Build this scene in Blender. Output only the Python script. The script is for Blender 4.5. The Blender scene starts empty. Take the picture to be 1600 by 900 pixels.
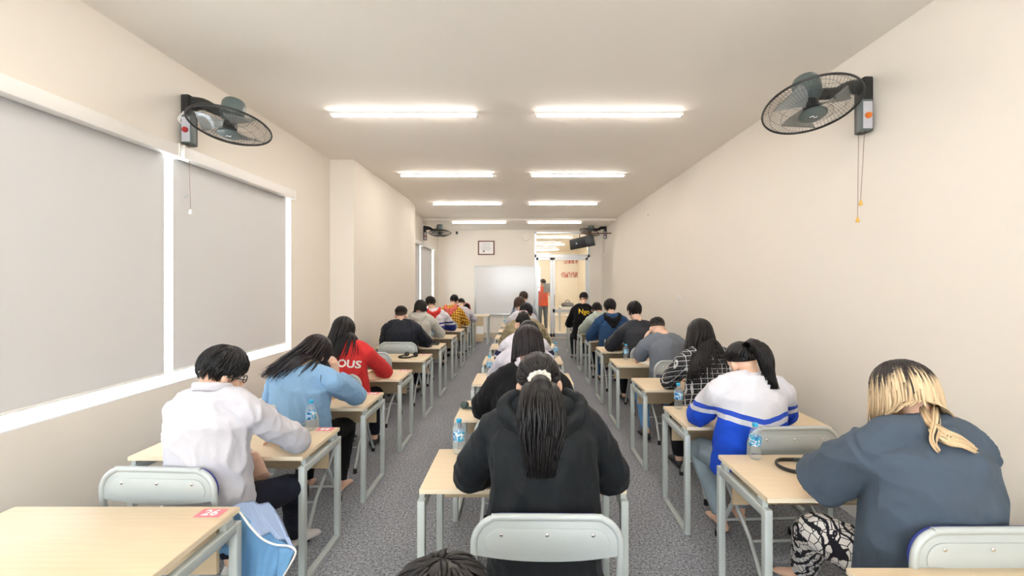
import bpy, bmesh, math, random
from mathutils import Vector, Matrix, Euler, noise
from mathutils.bvhtree import BVHTree
random.seed(7)
PI = math.pi
S = bpy.context.scene
C = S.collection

# ------------------------------------------------------------------ camera
EYE = 1.75; F = 711.0; VX, VY = 817.0, 441.0
cd = bpy.data.cameras.new('camera'); cam = bpy.data.objects.new('camera', cd); C.objects.link(cam)
cam.location = (0, 0, EYE); cam.rotation_euler = (PI/2, 0, 0)
cd.sensor_width = 36; cd.lens = F/1600*36
cd.shift_x = -(VX-800)/1600; cd.shift_y = -(450-VY)/1600
cd.clip_start = 0.05
S.camera = cam
# ------------------------------------------------------------------ world
w = bpy.data.worlds.new('world'); S.world = w; w.use_nodes = True
bg = w.node_tree.nodes['Background']
bg.inputs[0].default_value = (0.86, 0.93, 1.0, 1); bg.inputs[1].default_value = 9.0
# ------------------------------------------------------------------ view
S.view_settings.view_transform = 'Standard'; S.view_settings.look = 'None'
S.view_settings.exposure = 1.06; S.view_settings.gamma = 1
S.view_settings.use_curve_mapping = False
S.cycles.max_bounces = 8; S.cycles.diffuse_bounces = 5; S.cycles.transparent_max_bounces = 12
S.cycles.caustics_reflective = False; S.cycles.caustics_refractive = False
TUBE_E = 37.0      # emission of the ceiling tubes
HALL_E = 80.0      # emission of the tubes in the next room

def at(px, py, D):
    return Vector(((px-VX)*D/F, D, EYE-(py-VY)*D/F))

# ------------------------------------------------------------------ materials
def lin(c):
    return tuple(((v/255)/12.92 if v/255 <= .04045 else ((v/255+.055)/1.055)**2.4) for v in c)
def mat(name, rgb, rough=.6, metal=0, var=0, vscale=8, bump=0, bscale=60, spec=None, sheen=0, trans=0, ior=None, emit=None, es=0):
    m = bpy.data.materials.new(name); m.use_nodes = True
    nt = m.node_tree; b = nt.nodes['Principled BSDF']
    c = lin(rgb)
    b.inputs['Base Color'].default_value = (*c, 1); b.inputs['Roughness'].default_value = rough
    b.inputs['Metallic'].default_value = metal
    if spec is not None: b.inputs['Specular IOR Level'].default_value = spec
    if sheen: b.inputs['Sheen Weight'].default_value = sheen
    if trans: b.inputs['Transmission Weight'].default_value = trans
    if ior: b.inputs['IOR'].default_value = ior
    if emit: b.inputs['Emission Color'].default_value = (*lin(emit), 1); b.inputs['Emission Strength'].default_value = es
    if var or bump:
        tc = nt.nodes.new('ShaderNodeTexCoord')
    if var:
        n = nt.nodes.new('ShaderNodeTexNoise'); n.inputs['Scale'].default_value = vscale; n.inputs['Detail'].default_value = 4
        nt.links.new(tc.outputs['Object'], n.inputs['Vector'])
        mx = nt.nodes.new('ShaderNodeMix'); mx.data_type = 'RGBA'
        mx.inputs[6].default_value = (*[v*(1-var) for v in c], 1); mx.inputs[7].default_value = (*[min(1, v*(1+var)) for v in c], 1)
        nt.links.new(n.outputs[0], mx.inputs[0]); nt.links.new(mx.outputs[2], b.inputs['Base Color'])
    if bump:
        n2 = nt.nodes.new('ShaderNodeTexNoise'); n2.inputs['Scale'].default_value = bscale; n2.inputs['Detail'].default_value = 3
        nt.links.new(tc.outputs['Object'], n2.inputs['Vector'])
        bp = nt.nodes.new('ShaderNodeBump'); bp.inputs['Strength'].default_value = bump; bp.inputs['Distance'].default_value = .01
        nt.links.new(n2.outputs[0], bp.inputs['Height']); nt.links.new(bp.outputs[0], b.inputs['Normal'])
    return m
class NT:
    "small helper to wire math nodes"
    def __init__(s, m): s.nt = m.node_tree; s.b = s.nt.nodes['Principled BSDF']
    def n(s, t, **k):
        x = s.nt.nodes.new(t)
        for a, v in k.items(): setattr(x, a, v)
        return x
    def inp(s, sock, v):
        if hasattr(v, 'is_output') or isinstance(v, bpy.types.NodeSocket): s.nt.links.new(v, sock)
        else: sock.default_value = v
    def m(s, op, a, b=0.0, c=None):
        x = s.n('ShaderNodeMath', operation=op); s.inp(x.inputs[0], a); s.inp(x.inputs[1], b)
        if c is not None: s.inp(x.inputs[2], c)
        return x.outputs[0]
    def mix(s, f, a, b):
        x = s.n('ShaderNodeMix', data_type='RGBA'); s.inp(x.inputs[0], f)
        s.inp(x.inputs[6], (*a, 1) if isinstance(a, tuple) else a); s.inp(x.inputs[7], (*b, 1) if isinstance(b, tuple) else b)
        return x.outputs[2]
    def obj(s):
        t = s.n('ShaderNodeTexCoord'); sp = s.n('ShaderNodeSeparateXYZ'); s.nt.links.new(t.outputs['Object'], sp.inputs[0])
        return t.outputs['Object'], sp.outputs[0], sp.outputs[1], sp.outputs[2]

M = {}
M['wall'] = mat('wall_paint', (232, 225, 214), .75, var=.015, vscale=1.5, bump=.04, bscale=140)
M['ceil'] = mat('ceiling_paint', (246, 240, 231), .8, var=.012, vscale=1.2)
M['white'] = mat('white_trim', (236, 233, 228), .5)
M['skirt'] = mat('skirting_tile', (196, 183, 164), .5, var=.05)
M['blind'] = mat('roller_blind', (212, 211, 210), .8, bump=.06, bscale=500)
def through(m, c):
    nt = m.node_tree; tl_ = nt.nodes.new('ShaderNodeBsdfTranslucent'); tl_.inputs[0].default_value = (*c, 1); ad = nt.nodes.new('ShaderNodeAddShader')
    nt.links.new(nt.nodes['Principled BSDF'].outputs[0], ad.inputs[0]); nt.links.new(tl_.outputs[0], ad.inputs[1]); nt.links.new(ad.outputs[0], nt.nodes['Material Output'].inputs[0])
through(M['blind'], (.014, .014, .0135))
M['alu'] = mat('aluminium', (205, 207, 208), .35, .6)
def clear(name, tint, haze, ior):
    m = bpy.data.materials.new(name); m.use_nodes = True; nt = m.node_tree; nt.nodes.remove(nt.nodes['Principled BSDF'])
    tr = nt.nodes.new('ShaderNodeBsdfTransparent'); tr.inputs[0].default_value = (*tint, 1)
    gl = nt.nodes.new('ShaderNodeBsdfGlossy'); gl.inputs['Roughness'].default_value = .03
    df = nt.nodes.new('ShaderNodeBsdfDiffuse'); df.inputs[0].default_value = (.85, .88, .9, 1)
    lw = nt.nodes.new('ShaderNodeLayerWeight'); pw = nt.nodes.new('ShaderNodeMath'); pw.operation = 'POWER'; pw.inputs[1].default_value = 4
    fr = nt.nodes.new('ShaderNodeMath'); fr.operation = 'MULTIPLY_ADD'; fr.inputs[1].default_value = .6; fr.inputs[2].default_value = (ior-1)*.12
    nt.links.new(lw.outputs['Facing'], pw.inputs[0]); nt.links.new(pw.outputs[0], fr.inputs[0])
    m1 = nt.nodes.new('ShaderNodeMixShader'); m2 = nt.nodes.new('ShaderNodeMixShader'); m1.inputs[0].default_value = haze
    nt.links.new(tr.outputs[0], m1.inputs[1]); nt.links.new(df.outputs[0], m1.inputs[2])
    nt.links.new(fr.outputs[0], m2.inputs[0]); nt.links.new(m1.outputs[0], m2.inputs[1]); nt.links.new(gl.outputs[0], m2.inputs[2])
    nt.links.new(m2.outputs[0], nt.nodes['Material Output'].inputs[0]); return m
M['glass'] = clear('glass', (.97, .98, .98), .0, 1.35)
M['grey'] = mat('grey_painted_steel', (183, 190, 190), .42, .15, var=.03, vscale=20)
M['frame'] = mat('desk_frame_steel', (186, 193, 190), .45, .1, var=.03, vscale=15)
M['blue'] = mat('blue_vinyl', (38, 54, 140), .45, var=.1, bump=.08, bscale=200)
M['rubber'] = mat('black_rubber', (28, 28, 30), .7)
M['chrome'] = mat('chrome', (225, 225, 225), .15, 1)
M['black'] = mat('black_plastic', (30, 32, 33), .4)
M['dkgreen'] = mat('dark_green_grey_plastic', (62, 76, 74), .35)
M['fang'] = mat('fan_grey_plastic', (88, 100, 99), .4)
M['wire'] = mat('fan_wire', (70, 72, 72), .35, .5)
M['orange'] = mat('orange_plastic', (225, 120, 30), .4)
M['redp'] = mat('red_plastic', (170, 40, 40), .4)
M['paper'] = mat('paper', (238, 236, 234), .8)
M['pink'] = mat('pink_sticker', (226, 130, 140), .6)
M['skin'] = mat('skin', (226, 186, 160), .55, var=.06, vscale=20, sheen=.1)
M['skin'].node_tree.nodes['Principled BSDF'].inputs['Subsurface Weight'].default_value = .08
M['skin'].node_tree.nodes['Principled BSDF'].inputs['Subsurface Radius'].default_value = (.02, .008, .004)
M['eye'] = mat('eye_white', (235, 232, 228), .2)
M['iris'] = mat('iris', (40, 26, 18), .2)
M['lips'] = mat('lips', (180, 105, 95), .5)
M['sock'] = mat('white_sock', (205, 200, 196), .9, bump=.2, bscale=200)
M['shoe'] = mat('dark_shoe', (38, 38, 42), .6)
# wood
def wood(name, a, b):
    m = mat(name, a, .5); t = NT(m); o, x, y, z = t.obj()
    mp = t.n('ShaderNodeMapping'); mp.inputs['Scale'].default_value = (3, 60, 60); t.nt.links.new(o, mp.inputs[0])
    n = t.n('ShaderNodeTexNoise'); n.inputs['Scale'].default_value = 1; n.inputs['Detail'].default_value = 6; t.nt.links.new(mp.outputs[0], n.inputs[0])
    t.nt.links.new(t.mix(n.outputs[0], lin(a), lin(b)), t.b.inputs['Base Color']); return m
M['wood'] = wood('light_wood_laminate', (224, 205, 174), (208, 186, 153))
M['woodp'] = wood('wood_panel', (205, 185, 152), (188, 166, 133))
M['edge'] = mat('pale_wood_edge', (236, 220, 192), .5)
# carpet
def carpet():
    m = mat('carpet', (120, 123, 130), .95); t = NT(m); o, x, y, z = t.obj()
    n = t.n('ShaderNodeTexNoise'); n.inputs['Scale'].default_value = 62; n.inputs['Detail'].default_value = 6; n.inputs['Roughness'].default_value = .85; t.nt.links.new(o, n.inputs[0])
    r = t.n('ShaderNodeValToRGB'); r.color_ramp.elements[0].position = .38; r.color_ramp.elements[1].position = .64
    r.color_ramp.elements[0].color = (*lin((64, 68, 76)), 1); r.color_ramp.elements[1].color = (*lin((202, 204, 209)), 1)
    t.nt.links.new(n.outputs[0], r.inputs[0])
    n3 = t.n('ShaderNodeTexNoise'); n3.inputs['Scale'].default_value = 1.3; n3.inputs['Detail'].default_value = 4; t.nt.links.new(o, n3.inputs[0])
    # square carpet tiles: a slight tone change
    ck = t.n('ShaderNodeTexChecker'); ck.inputs['Scale'].default_value = 2.0; t.nt.links.new(o, ck.inputs[0])
    f = t.m('ADD', t.m('MULTIPLY', n3.outputs[0], .16), t.m('MULTIPLY', ck.outputs[1], .05))
    t.nt.links.new(t.mix(f, r.outputs[0], lin((80, 84, 92))), t.b.inputs['Base Color'])
    bp = t.n('ShaderNodeBump'); bp.inputs['Strength'].default_value = .6; bp.inputs['Distance'].default_value = .01
    t.nt.links.new(n.outputs[0], bp.inputs['Height']); t.nt.links.new(bp.outputs[0], t.b.inputs['Normal'])
    t.b.inputs['Specular IOR Level'].default_value = .1
    return m
M['carpet'] = carpet()
def emis(name, rgb, e):
    m = bpy.data.materials.new(name); m.use_nodes = True; nt = m.node_tree
    nt.nodes.remove(nt.nodes['Principled BSDF']); x = nt.nodes.new('ShaderNodeEmission')
    x.inputs[0].default_value = (*lin(rgb), 1); x.inputs[1].default_value = e
    nt.links.new(x.outputs[0], nt.nodes['Material Output'].inputs[0]); return m
M['tube'] = emis('lamp_tube', (255, 246, 238), TUBE_E)
M['halltube'] = emis('hall_lamp_tube', (255, 243, 224), HALL_E)
M['hallwall'] = mat('hall_wall_paint', (246, 240, 228), .7)
# cloths
def cloth(name, rgb, rough=.85, var=.06, bump=.25, bscale=350, **k):
    return mat(name, rgb, rough, var=var, vscale=9, bump=bump, bscale=bscale, sheen=.02, spec=.25, **k)
def plaid(name, base, line, f, wdt, line2=None):
    m = cloth(name, base); t = NT(m); o, x, y, z = t.obj()
    n = t.n('ShaderNodeTexNoise'); n.inputs['Scale'].default_value = 3; t.nt.links.new(o, n.inputs[0])
    wob = t.m('MULTIPLY', n.outputs[0], .03)
    u = t.m('ADD', t.m('ADD', x, t.m('MULTIPLY', y, .35)), wob); v = t.m('ADD', t.m('ADD', z, t.m('MULTIPLY', y, .3)), wob)
    a = t.m('LESS_THAN', t.m('FRACT', t.m('MULTIPLY', u, f)), wdt); b = t.m('LESS_THAN', t.m('FRACT', t.m('MULTIPLY', v, f)), wdt)
    col = t.mix(t.m('MAXIMUM', a, b), lin(base), lin(line))
    if line2:
        a2 = t.m('LESS_THAN', t.m('FRACT', t.m('ADD', t.m('MULTIPLY', u, f), .35)), wdt*.4); b2 = t.m('LESS_THAN', t.m('FRACT', t.m('ADD', t.m('MULTIPLY', v, f), .35)), wdt*.4)
        col = t.mix(t.m('MAXIMUM', a2, b2), col, lin(line2))
    t.nt.links.new(col, t.b.inputs['Base Color']); return m
def bands(name, rows, kx, x0=0.0):
    "rows: list of (z threshold, colour) from top down; the bands dip with |x-x0|*kx into a chevron"
    m = cloth(name, rows[0][1]); t = NT(m); o, x, y, z = t.obj()
    h = t.m('SUBTRACT', z, t.m('MULTIPLY', t.m('MINIMUM', t.m('ABSOLUTE', t.m('SUBTRACT', x, x0)), .17), kx))
    col = lin(rows[0][1])
    for zt, c in rows[1:]:
        col = t.mix(t.m('LESS_THAN', h, zt), col, lin(c))
    t.nt.links.new(col, t.b.inputs['Base Color']); return m
def elephant(name):
    m = cloth(name, (225, 222, 218)); t = NT(m); o, x, y, z = t.obj()
    v = t.n('ShaderNodeTexVoronoi'); v.inputs['Scale'].default_value = 27; v.feature = 'DISTANCE_TO_EDGE'
    wv = t.n('ShaderNodeTexWave'); wv.inputs['Scale'].default_value = 9; wv.inputs['Distortion'].default_value = 9; wv.inputs['Detail'].default_value = 3
    t.nt.links.new(o, v.inputs[0]); t.nt.links.new(o, wv.inputs[0])
    f = t.m('MAXIMUM', t.m('LESS_THAN', v.outputs[0], .045), t.m('GREATER_THAN', wv.outputs[1], .68))
    t.nt.links.new(t.mix(f, lin((225, 222, 218)), lin((32, 32, 40))), t.b.inputs['Base Color']); return m
def hairmat(name, c, c2=None, root=None, rough=.38):
    m = mat(name, c, rough); t = NT(m)
    g = t.n('ShaderNodeNewGeometry'); rnd = g.outputs['Random Per Island']
    a = lin(c); hi = lin(c2 or tuple(min(255, v*1.5+8) for v in c))
    at_ = t.n('ShaderNodeAttribute'); at_.attribute_name = 'along'
    tc = t.n('ShaderNodeTexCoord'); n = t.n('ShaderNodeTexNoise'); n.inputs['Scale'].default_value = 45; t.nt.links.new(tc.outputs['Object'], n.inputs[0])
    col = t.mix(t.m('MULTIPLY', rnd, .8), a, hi)
    if root:
        # dark roots growing out, ragged edge lock by lock
        th = t.m('ADD', .30, t.m('MULTIPLY', t.m('FRACT', t.m('MULTIPLY', rnd, 7.3)), .26))
        d = t.n('ShaderNodeClamp'); t.inp(d.inputs[0], t.m('ADD', t.m('MULTIPLY', t.m('SUBTRACT', th, at_.outputs['Fac']), 7.0), .5)); d = d.outputs[0]
        stripe = t.m('GREATER_THAN', rnd, .965)
        col = t.mix(t.m('MAXIMUM', d, stripe), col, lin(root))
    t.nt.links.new(col, t.b.inputs['Base Color'])
    t.b.inputs['Specular IOR Level'].default_value = .30
    bp = t.n('ShaderNodeBump'); bp.inputs['Strength'].default_value = .3; bp.inputs['Distance'].default_value = .004
    t.nt.links.new(n.outputs[0], bp.inputs['Height']); t.nt.links.new(bp.outputs[0], t.b.inputs['Normal'])
    return m
M['hairb'] = hairmat('black_hair', (15, 13, 14), (27, 24, 24))
M['hairbr'] = hairmat('dark_brown_hair', (46, 31, 26), (70, 47, 37))
M['hairp'] = hairmat('black_hair_with_brown_tips', (17, 14, 16), (40, 28, 31))
M['hairbl'] = hairmat('blonde_hair_with_dark_roots', (196, 168, 132), (232, 210, 172), root=(40, 34, 34), rough=.42)
M['fade'] = mat('clipped_hair', (66, 53, 47), .8, var=.2, vscale=300)

# ------------------------------------------------------------------ mesh helpers
class MB:
    def __init__(s): s.v = []; s.f = []; s.a = []
    def box(s, x0, x1, y0, y1, z0, z1, Mx=None):
        b = len(s.v); P = [Vector((x, y, z)) for z in (z0, z1) for y in (y0, y1) for x in (x0, x1)]
        s.v += [Mx @ p for p in P] if Mx else P
        s.f += [tuple(b+i for i in q) for q in ((0, 2, 3, 1), (4, 5, 7, 6), (0, 1, 5, 4), (2, 6, 7, 3), (0, 4, 6, 2), (1, 3, 7, 5))]
        return s
    def tube(s, pts, rad, n=8, cap='flat', side=None, smooth=0, along=None):
        pts = [Vector(p) for p in pts]
        if not isinstance(rad, (list, tuple)) or (isinstance(rad, tuple)): rad = [rad]*len(pts)
        rad = [(r, r) if not isinstance(r, tuple) else r for r in rad]
        if smooth: pts, rad = spline(pts, rad, smooth)
        if cap == 'round':
            def ext(p0, p1, r):
                d = (p0-p1).normalized(); k = min(r[0], r[1]); return [(p0+d*k*math.sin(a), (r[0]*math.cos(a)+1e-5, r[1]*math.cos(a)+1e-5)) for a in (1.45, 1.1, .7, .35)]
            h = ext(pts[0], pts[1], rad[0]); e = ext(pts[-1], pts[-2], rad[-1])
            pts = [q[0] for q in h]+pts+[q[0] for q in reversed(e)]; rad = [q[1] for q in h]+rad+[q[1] for q in reversed(e)]
        b = len(s.v); m = len(pts); prev = None
        for i, p in enumerate(pts):
            t = (pts[min(i+1, m-1)]-pts[max(i-1, 0)])
            t = t.normalized() if t.length > 1e-9 else Vector((0, 0, 1))
            if side is not None: u = Vector(side)
            elif prev is not None: u = prev
            else: u = Vector((1, 0, 0)) if abs(t.x) < .8 else Vector((0, 1, 0))
            u = u-t*u.dot(t)
            if u.length < 1e-4: u = t.orthogonal()
            u.normalize(); w_ = t.cross(u); prev = u
            for k in range(n):
                a = 2*PI*k/n; s.v.append(p+u*math.cos(a)*rad[i][0]+w_*math.sin(a)*rad[i][1])
                if along is not None: s.a.append(along[i] if i < len(along) else along[-1])
        for i in range(m-1):
            for k in range(n):
                s.f.append((b+i*n+k, b+i*n+(k+1) % n, b+(i+1)*n+(k+1) % n, b+(i+1)*n+k))
        if cap: s.f.append(tuple(b+k for k in reversed(range(n)))); s.f.append(tuple(b+(m-1)*n+k for k in range(n)))
        return s
    def ell(s, c, r, R=None, nu=16, nv=10):
        c = Vector(c); b = len(s.v)
        def P(v):
            if R: v = R @ v
            return c+v
        s.v.append(P(Vector((0, 0, r[2]))))
        for j in range(1, nv):
            th = PI*j/nv
            for i in range(nu):
                ph = 2*PI*i/nu; s.v.append(P(Vector((r[0]*math.sin(th)*math.cos(ph), r[1]*math.sin(th)*math.sin(ph), r[2]*math.cos(th)))))
        s.v.append(P(Vector((0, 0, -r[2])))); e = len(s.v)-1
        for i in range(nu):
            s.f.append((b, b+1+i, b+1+(i+1) % nu)); s.f.append((e, b+1+(nv-2)*nu+(i+1) % nu, b+1+(nv-2)*nu+i))
            for j in range(nv-2):
                a = b+1+j*nu; s.f.append((a+i, a+nu+i, a+nu+(i+1) % nu, a+(i+1) % nu))
        return s
    def lathe(s, prof, n=20, Mx=None):
        b = len(s.v)
        for r, z in prof:
            for k in range(n):
                a = 2*PI*k/n; p = Vector((r*math.cos(a), r*math.sin(a), z)); s.v.append(Mx @ p if Mx else p)
        for i in range(len(prof)-1):
            for k in range(n): s.f.append((b+i*n+k, b+i*n+(k+1) % n, b+(i+1)*n+(k+1) % n, b+(i+1)*n+k))
        s.f.append(tuple(b+k for k in reversed(range(n)))); s.f.append(tuple(b+(len(prof)-1)*n+k for k in range(n)))
        return s
    def prism(s, poly, d, Mx=None):
        "poly in xz, extruded along y from d[0] to d[1]"
        b = len(s.v); n = len(poly)
        for y in d:
            for (x, z) in poly: p = Vector((x, y, z)); s.v.append(Mx @ p if Mx else p)
        s.f.append(tuple(b+i for i in range(n))); s.f.append(tuple(b+n+i for i in reversed(range(n))))
        for i in range(n): s.f.append((b+i, b+n+i, b+n+(i+1) % n, b+(i+1) % n))
        return s
    def mesh(s, name):
        me = bpy.data.meshes.new(name); me.from_pydata([tuple(v) for v in s.v], [], s.f); me.update()
        if s.a:
            a = me.attributes.new('along', 'FLOAT', 'POINT'); a.data.foreach_set('value', s.a[:len(me.vertices)])
        return me
    def build(s, name, m, parent=None, smooth=False, bevel=0, angle=None):
        me = s.mesh(name)
        bm = bmesh.new(); bm.from_mesh(me)
        bmesh.ops.recalc_face_normals(bm, faces=bm.faces)
        if bevel: bmesh.ops.bevel(bm, geom=[e for e in bm.edges if len(e.link_faces) == 2 and e.calc_face_angle() > .6], offset=bevel, segments=2, affect='EDGES', profile=.5)
        bm.to_mesh(me); bm.free()
        if m: me.materials.append(m)
        if smooth or bevel:
            me.shade_smooth()
            if bevel or angle: me.set_sharp_from_angle(angle=angle or .6)
        o = bpy.data.objects.new(name, me); C.objects.link(o)
        if parent: o.parent = parent
        return o
def spline(pts, rad, k):
    P, Rr = [], []; n = len(pts)
    for i in range(n-1):
        p0, p1, p2, p3 = pts[max(i-1, 0)], pts[i], pts[i+1], pts[min(i+2, n-1)]
        for j in range(k):
            t = j/k; t2, t3 = t*t, t*t*t
            P.append(.5*((2*p1)+(p2-p0)*t+(2*p0-5*p1+4*p2-p3)*t2+(3*p1-p0-3*p2+p3)*t3))
            Rr.append(tuple(rad[i][q]*(1-t)+rad[i+1][q]*t for q in (0, 1)))
    P.append(pts[-1]); Rr.append(rad[-1]); return P, Rr
def tag(o, label=None, cat=None, group=None, kind=None):
    if label: o['label'] = label
    if cat: o['category'] = cat
    if group: o['group'] = group
    if kind: o['kind'] = kind
    return o
def empty(name, loc=(0, 0, 0), rz=0):
    o = bpy.data.objects.new(name, None); C.objects.link(o); o.location = loc; o.rotation_euler = (0, 0, rz); o.empty_display_size = .1; return o
def copy_tree(o, parent=None):
    c = o.copy(); C.objects.link(c)
    if parent: c.parent = parent
    for ch in list(o.children): copy_tree(ch, c)
    return c
def struct(o): o['kind'] = 'structure'; return o
def box(name, x0, x1, y0, y1, z0, z1, m, parent=None, bevel=0): return MB().box(x0, x1, y0, y1, z0, z1).build(name, m, parent, bevel=bevel)

# ------------------------------------------------------------------ the room
XL, XR, YB, YE, ZC = -2.67, 2.48, -4.5, 14.3, 3.45
PX, P0, P1 = -2.34, 6.3, 9.9
struct(box('floor', XL-.3, XR+.2, YB-.2, YE, -.1, 0, M['carpet']))
struct(box('ceiling', XL-.3, XR+.2, YB-.2, 12.15, ZC, ZC+.12, M['ceil']))
struct(box('ceiling_far', XL-.3, XR+.2, 12.15, YE+.2, ZC-.05, ZC+.12, M['ceil']))
struct(box('wall_right', XR, XR+.2, YB-.2, YE+.2, -.1, ZC+.1, M['wall']))
BW = (-2.3, 1.3, 1.1, 2.9)  # opening of the added back window
wk = MB(); wk.box(XL-.3, BW[0], YB-.2, YB, -.1, ZC+.1); wk.box(BW[1], XR+.2, YB-.2, YB, -.1, ZC+.1); wk.box(BW[0], BW[1], YB-.2, YB, -.1, BW[2]); wk.box(BW[0], BW[1], YB-.2, YB, BW[3], ZC+.1)
struct(wk.build('wall_back', M['wall']))
# left wall with its two window openings, and the part that steps forward
W1, W2 = (.10, 5.24), (10.3, 13.62); ZS, ZT = .97, 2.73
wl = MB(); t = XL-.24
wl.box(t, XL, YB-.2, W1[0], -.1, ZC+.1); wl.box(t, XL, W1[1], W2[0], -.1, ZC+.1); wl.box(t, XL, W2[1], YE+.2, -.1, ZC+.1)
for a in (W1, W2): wl.box(t, XL, a[0], a[1], -.1, ZS); wl.box(t, XL, a[0], a[1], ZT, ZC+.1)
struct(wl.build('wall_left', M['wall']))
struct(box('wall_left_projection', XL-.01, PX, P0, P1, -.1, ZC+.1, M['wall']))
# end wall with the glazed door opening
DX0, DX1, DZ1, DT = .37, 2.10, 3.33, 2.59
we = MB(); we.box(XL-.2, DX0, YE, YE+.18, -.1, ZC+.1); we.box(DX1, XR+.2, YE, YE+.18, -.1, ZC+.1); we.box(DX0, DX1, YE, YE+.18, DZ1, ZC+.1)
struct(we.build('wall_end', M['wall']))
b = struct(box('baseboard_end', XL, DX0-.02, YE-.018, YE, 0, .17, M['skirt'])); box('capping', XL, DX0-.02, YE-.024, YE, .17, .20, M['white'], b)
struct(box('baseboard_right', XR-.012, XR, YB, YE, 0, .10, M['white']))
bl = MB(); bl.box(XL, XL+.012, YB, P0, 0, .10); struct(bl.build('baseboard_left', M['white']))
struct(box('baseboard_projection', PX, PX+.012, P0, P1, 0, .10, M['white']))
# windows: frames, panes
def window(name, y0, y1, n):
    o = empty(name, (XL-.17, y0, ZS)); struct(o)
    L = y1-y0; H = ZT-ZS
    MB().box(-.03, .03, 0, L, 0, .022).box(-.03, .03, 0, L, H-.05, H).build('rail', M['white'], o)
    for k in range(n+1):
        yy = L*k/n; MB().box(-.03, .03, max(0, yy-.03), min(L, yy+.03), .05, H-.05).build('mullion', M['white'], o)
    for k in range(n): MB().box(-.004, .004, L*k/n+.03, L*(k+1)/n-.03, .05, H-.05).build('pane', M['glass'], o)
    MB().box(.03, .17, 0, L, 0, .012).build('sill', M['white'], o)
    return o
o = struct(empty('added_back_window', (0, YB-.1, 0)))  # unseen window behind the camera, added to let in daylight
for k in range(5):
    x_ = BW[0]+(BW[1]-BW[0])*k/4; MB().box(x_-.03, x_+.03, -.03, .03, BW[2], BW[3]).build('mullion', M['white'], o)
    if k < 4: MB().box(x_+.03, x_+(BW[1]-BW[0])/4-.03, -.004, .004, BW[2], BW[3]).build('pane', M['glass'], o)
window('window_1', W1[0], W1[1], 5); window('window_2', W2[0], W2[1], 4)
# roller blinds
def blind(y0, y1, label, chain=False):
    o = empty('roller_blind', (XL, (y0+y1)/2, ZT)); h = (y1-y0)/2
    MB().box(-.005, .075, -h, h, -.03, .065).build('cassette', M['white'], o, bevel=.012)
    g = MB(); n = 12
    MB().box(-.030, -.027, -h+.018, h-.018, -1.66, 0).build('fabric', M['blind'], o)
    MB().box(-.033, -.024, -h+.018, h-.018, -1.675, -1.655).build('bottom_bar', M['white'], o, bevel=.004)
    for s_ in (-1, 1): MB().box(-.004, .08, s_*h-.006, s_*h+.006, -.036, .07).build('end_cap', M['white'], o, bevel=.003)
    tag(o, label, 'blind', 'roller blinds'); return o
blind(3.49, 5.20, 'lowered off white roller blind, right one of the near pair')
blind(1.78, 3.44, 'lowered off white roller blind at the far left of the photo')
blind(.12, 1.74, 'lowered roller blind beside the camera, nearest of the window')
blind(10.35, 11.93, 'lowered roller blind in the far window, partly hidden by the wall projection')
blind(11.97, 13.52, 'lowered roller blind in the far window next to the end wall')

# glazed door
d = struct(empty('door_1', (0, YE+.05, 0)))
fr = MB(); a0, a1 = DX0, DX1
for x0, x1, z0, z1 in ((a0, a0+.05, 0, DZ1), (a1-.06, a1, 0, DZ1), (a0, a1, DZ1-.05, DZ1), (a0, a1, DT-.06, DT+.03)): fr.box(x0, x1, -.05, .05, z0, z1)
fr.build('door_frame', M['alu'], d)
def leaf(x0, x1, rail):
    q = MB().box(x0, x0+.07, -.03, .03, .02, DT-.07).box(x1-.07, x1, -.03, .03, .02, DT-.07).box(x0, x1, -.03, .03, .02, .14).box(x0, x1, -.03, .03, DT-.14, DT-.07)
    if rail: q.box(x0, x1, -.03, .03, .80, .90)
    q = q.build('door_leaf', M['alu'], d); MB().box(x0+.06, x1-.06, -.004, .004, .1, DT-.1).build('pane', M['glass'], q)
    return q
l1 = leaf(a0+.05, .93, False); l2 = leaf(.94, a1-.06, True)
MB().tube([(.99, -.09, 1.0), (.99, -.09, 1.35)], .012).box(.98, 1.0, -.09, -.03, 1.0, 1.02).box(.98, 1.0, -.09, -.03, 1.33, 1.35).build('handle', M['chrome'], l2)
MB().box(a0+.05, a1-.06, -.004, .004, DT+.03, DZ1-.05).build('transom_pane', M['glass'], d)
# the room beyond the glass
struct(box('floor_next_room', -1.6, 4.6, YE, 24.2, -.1, 0, mat('hall_floor', (214, 200, 180), .35, var=.04)))
struct(box('ceiling_next_room', -1.6, 4.6, YE+.18, 24.2, 3.35, 3.45, M['hallwall']))
struct(box('wall_next_room_left', -1.7, -1.6, YE+.18, 24.2, 0, 3.4, M['hallwall']))
struct(box('wall_next_room_right', 2.9, 3.0, YE+.18, 24.2, 0, 3.4, M['hallwall']))
struct(box('wall_next_room_end', -1.7, 4.7, 24.1, 24.2, 0, 3.4, M['hallwall']))

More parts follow.
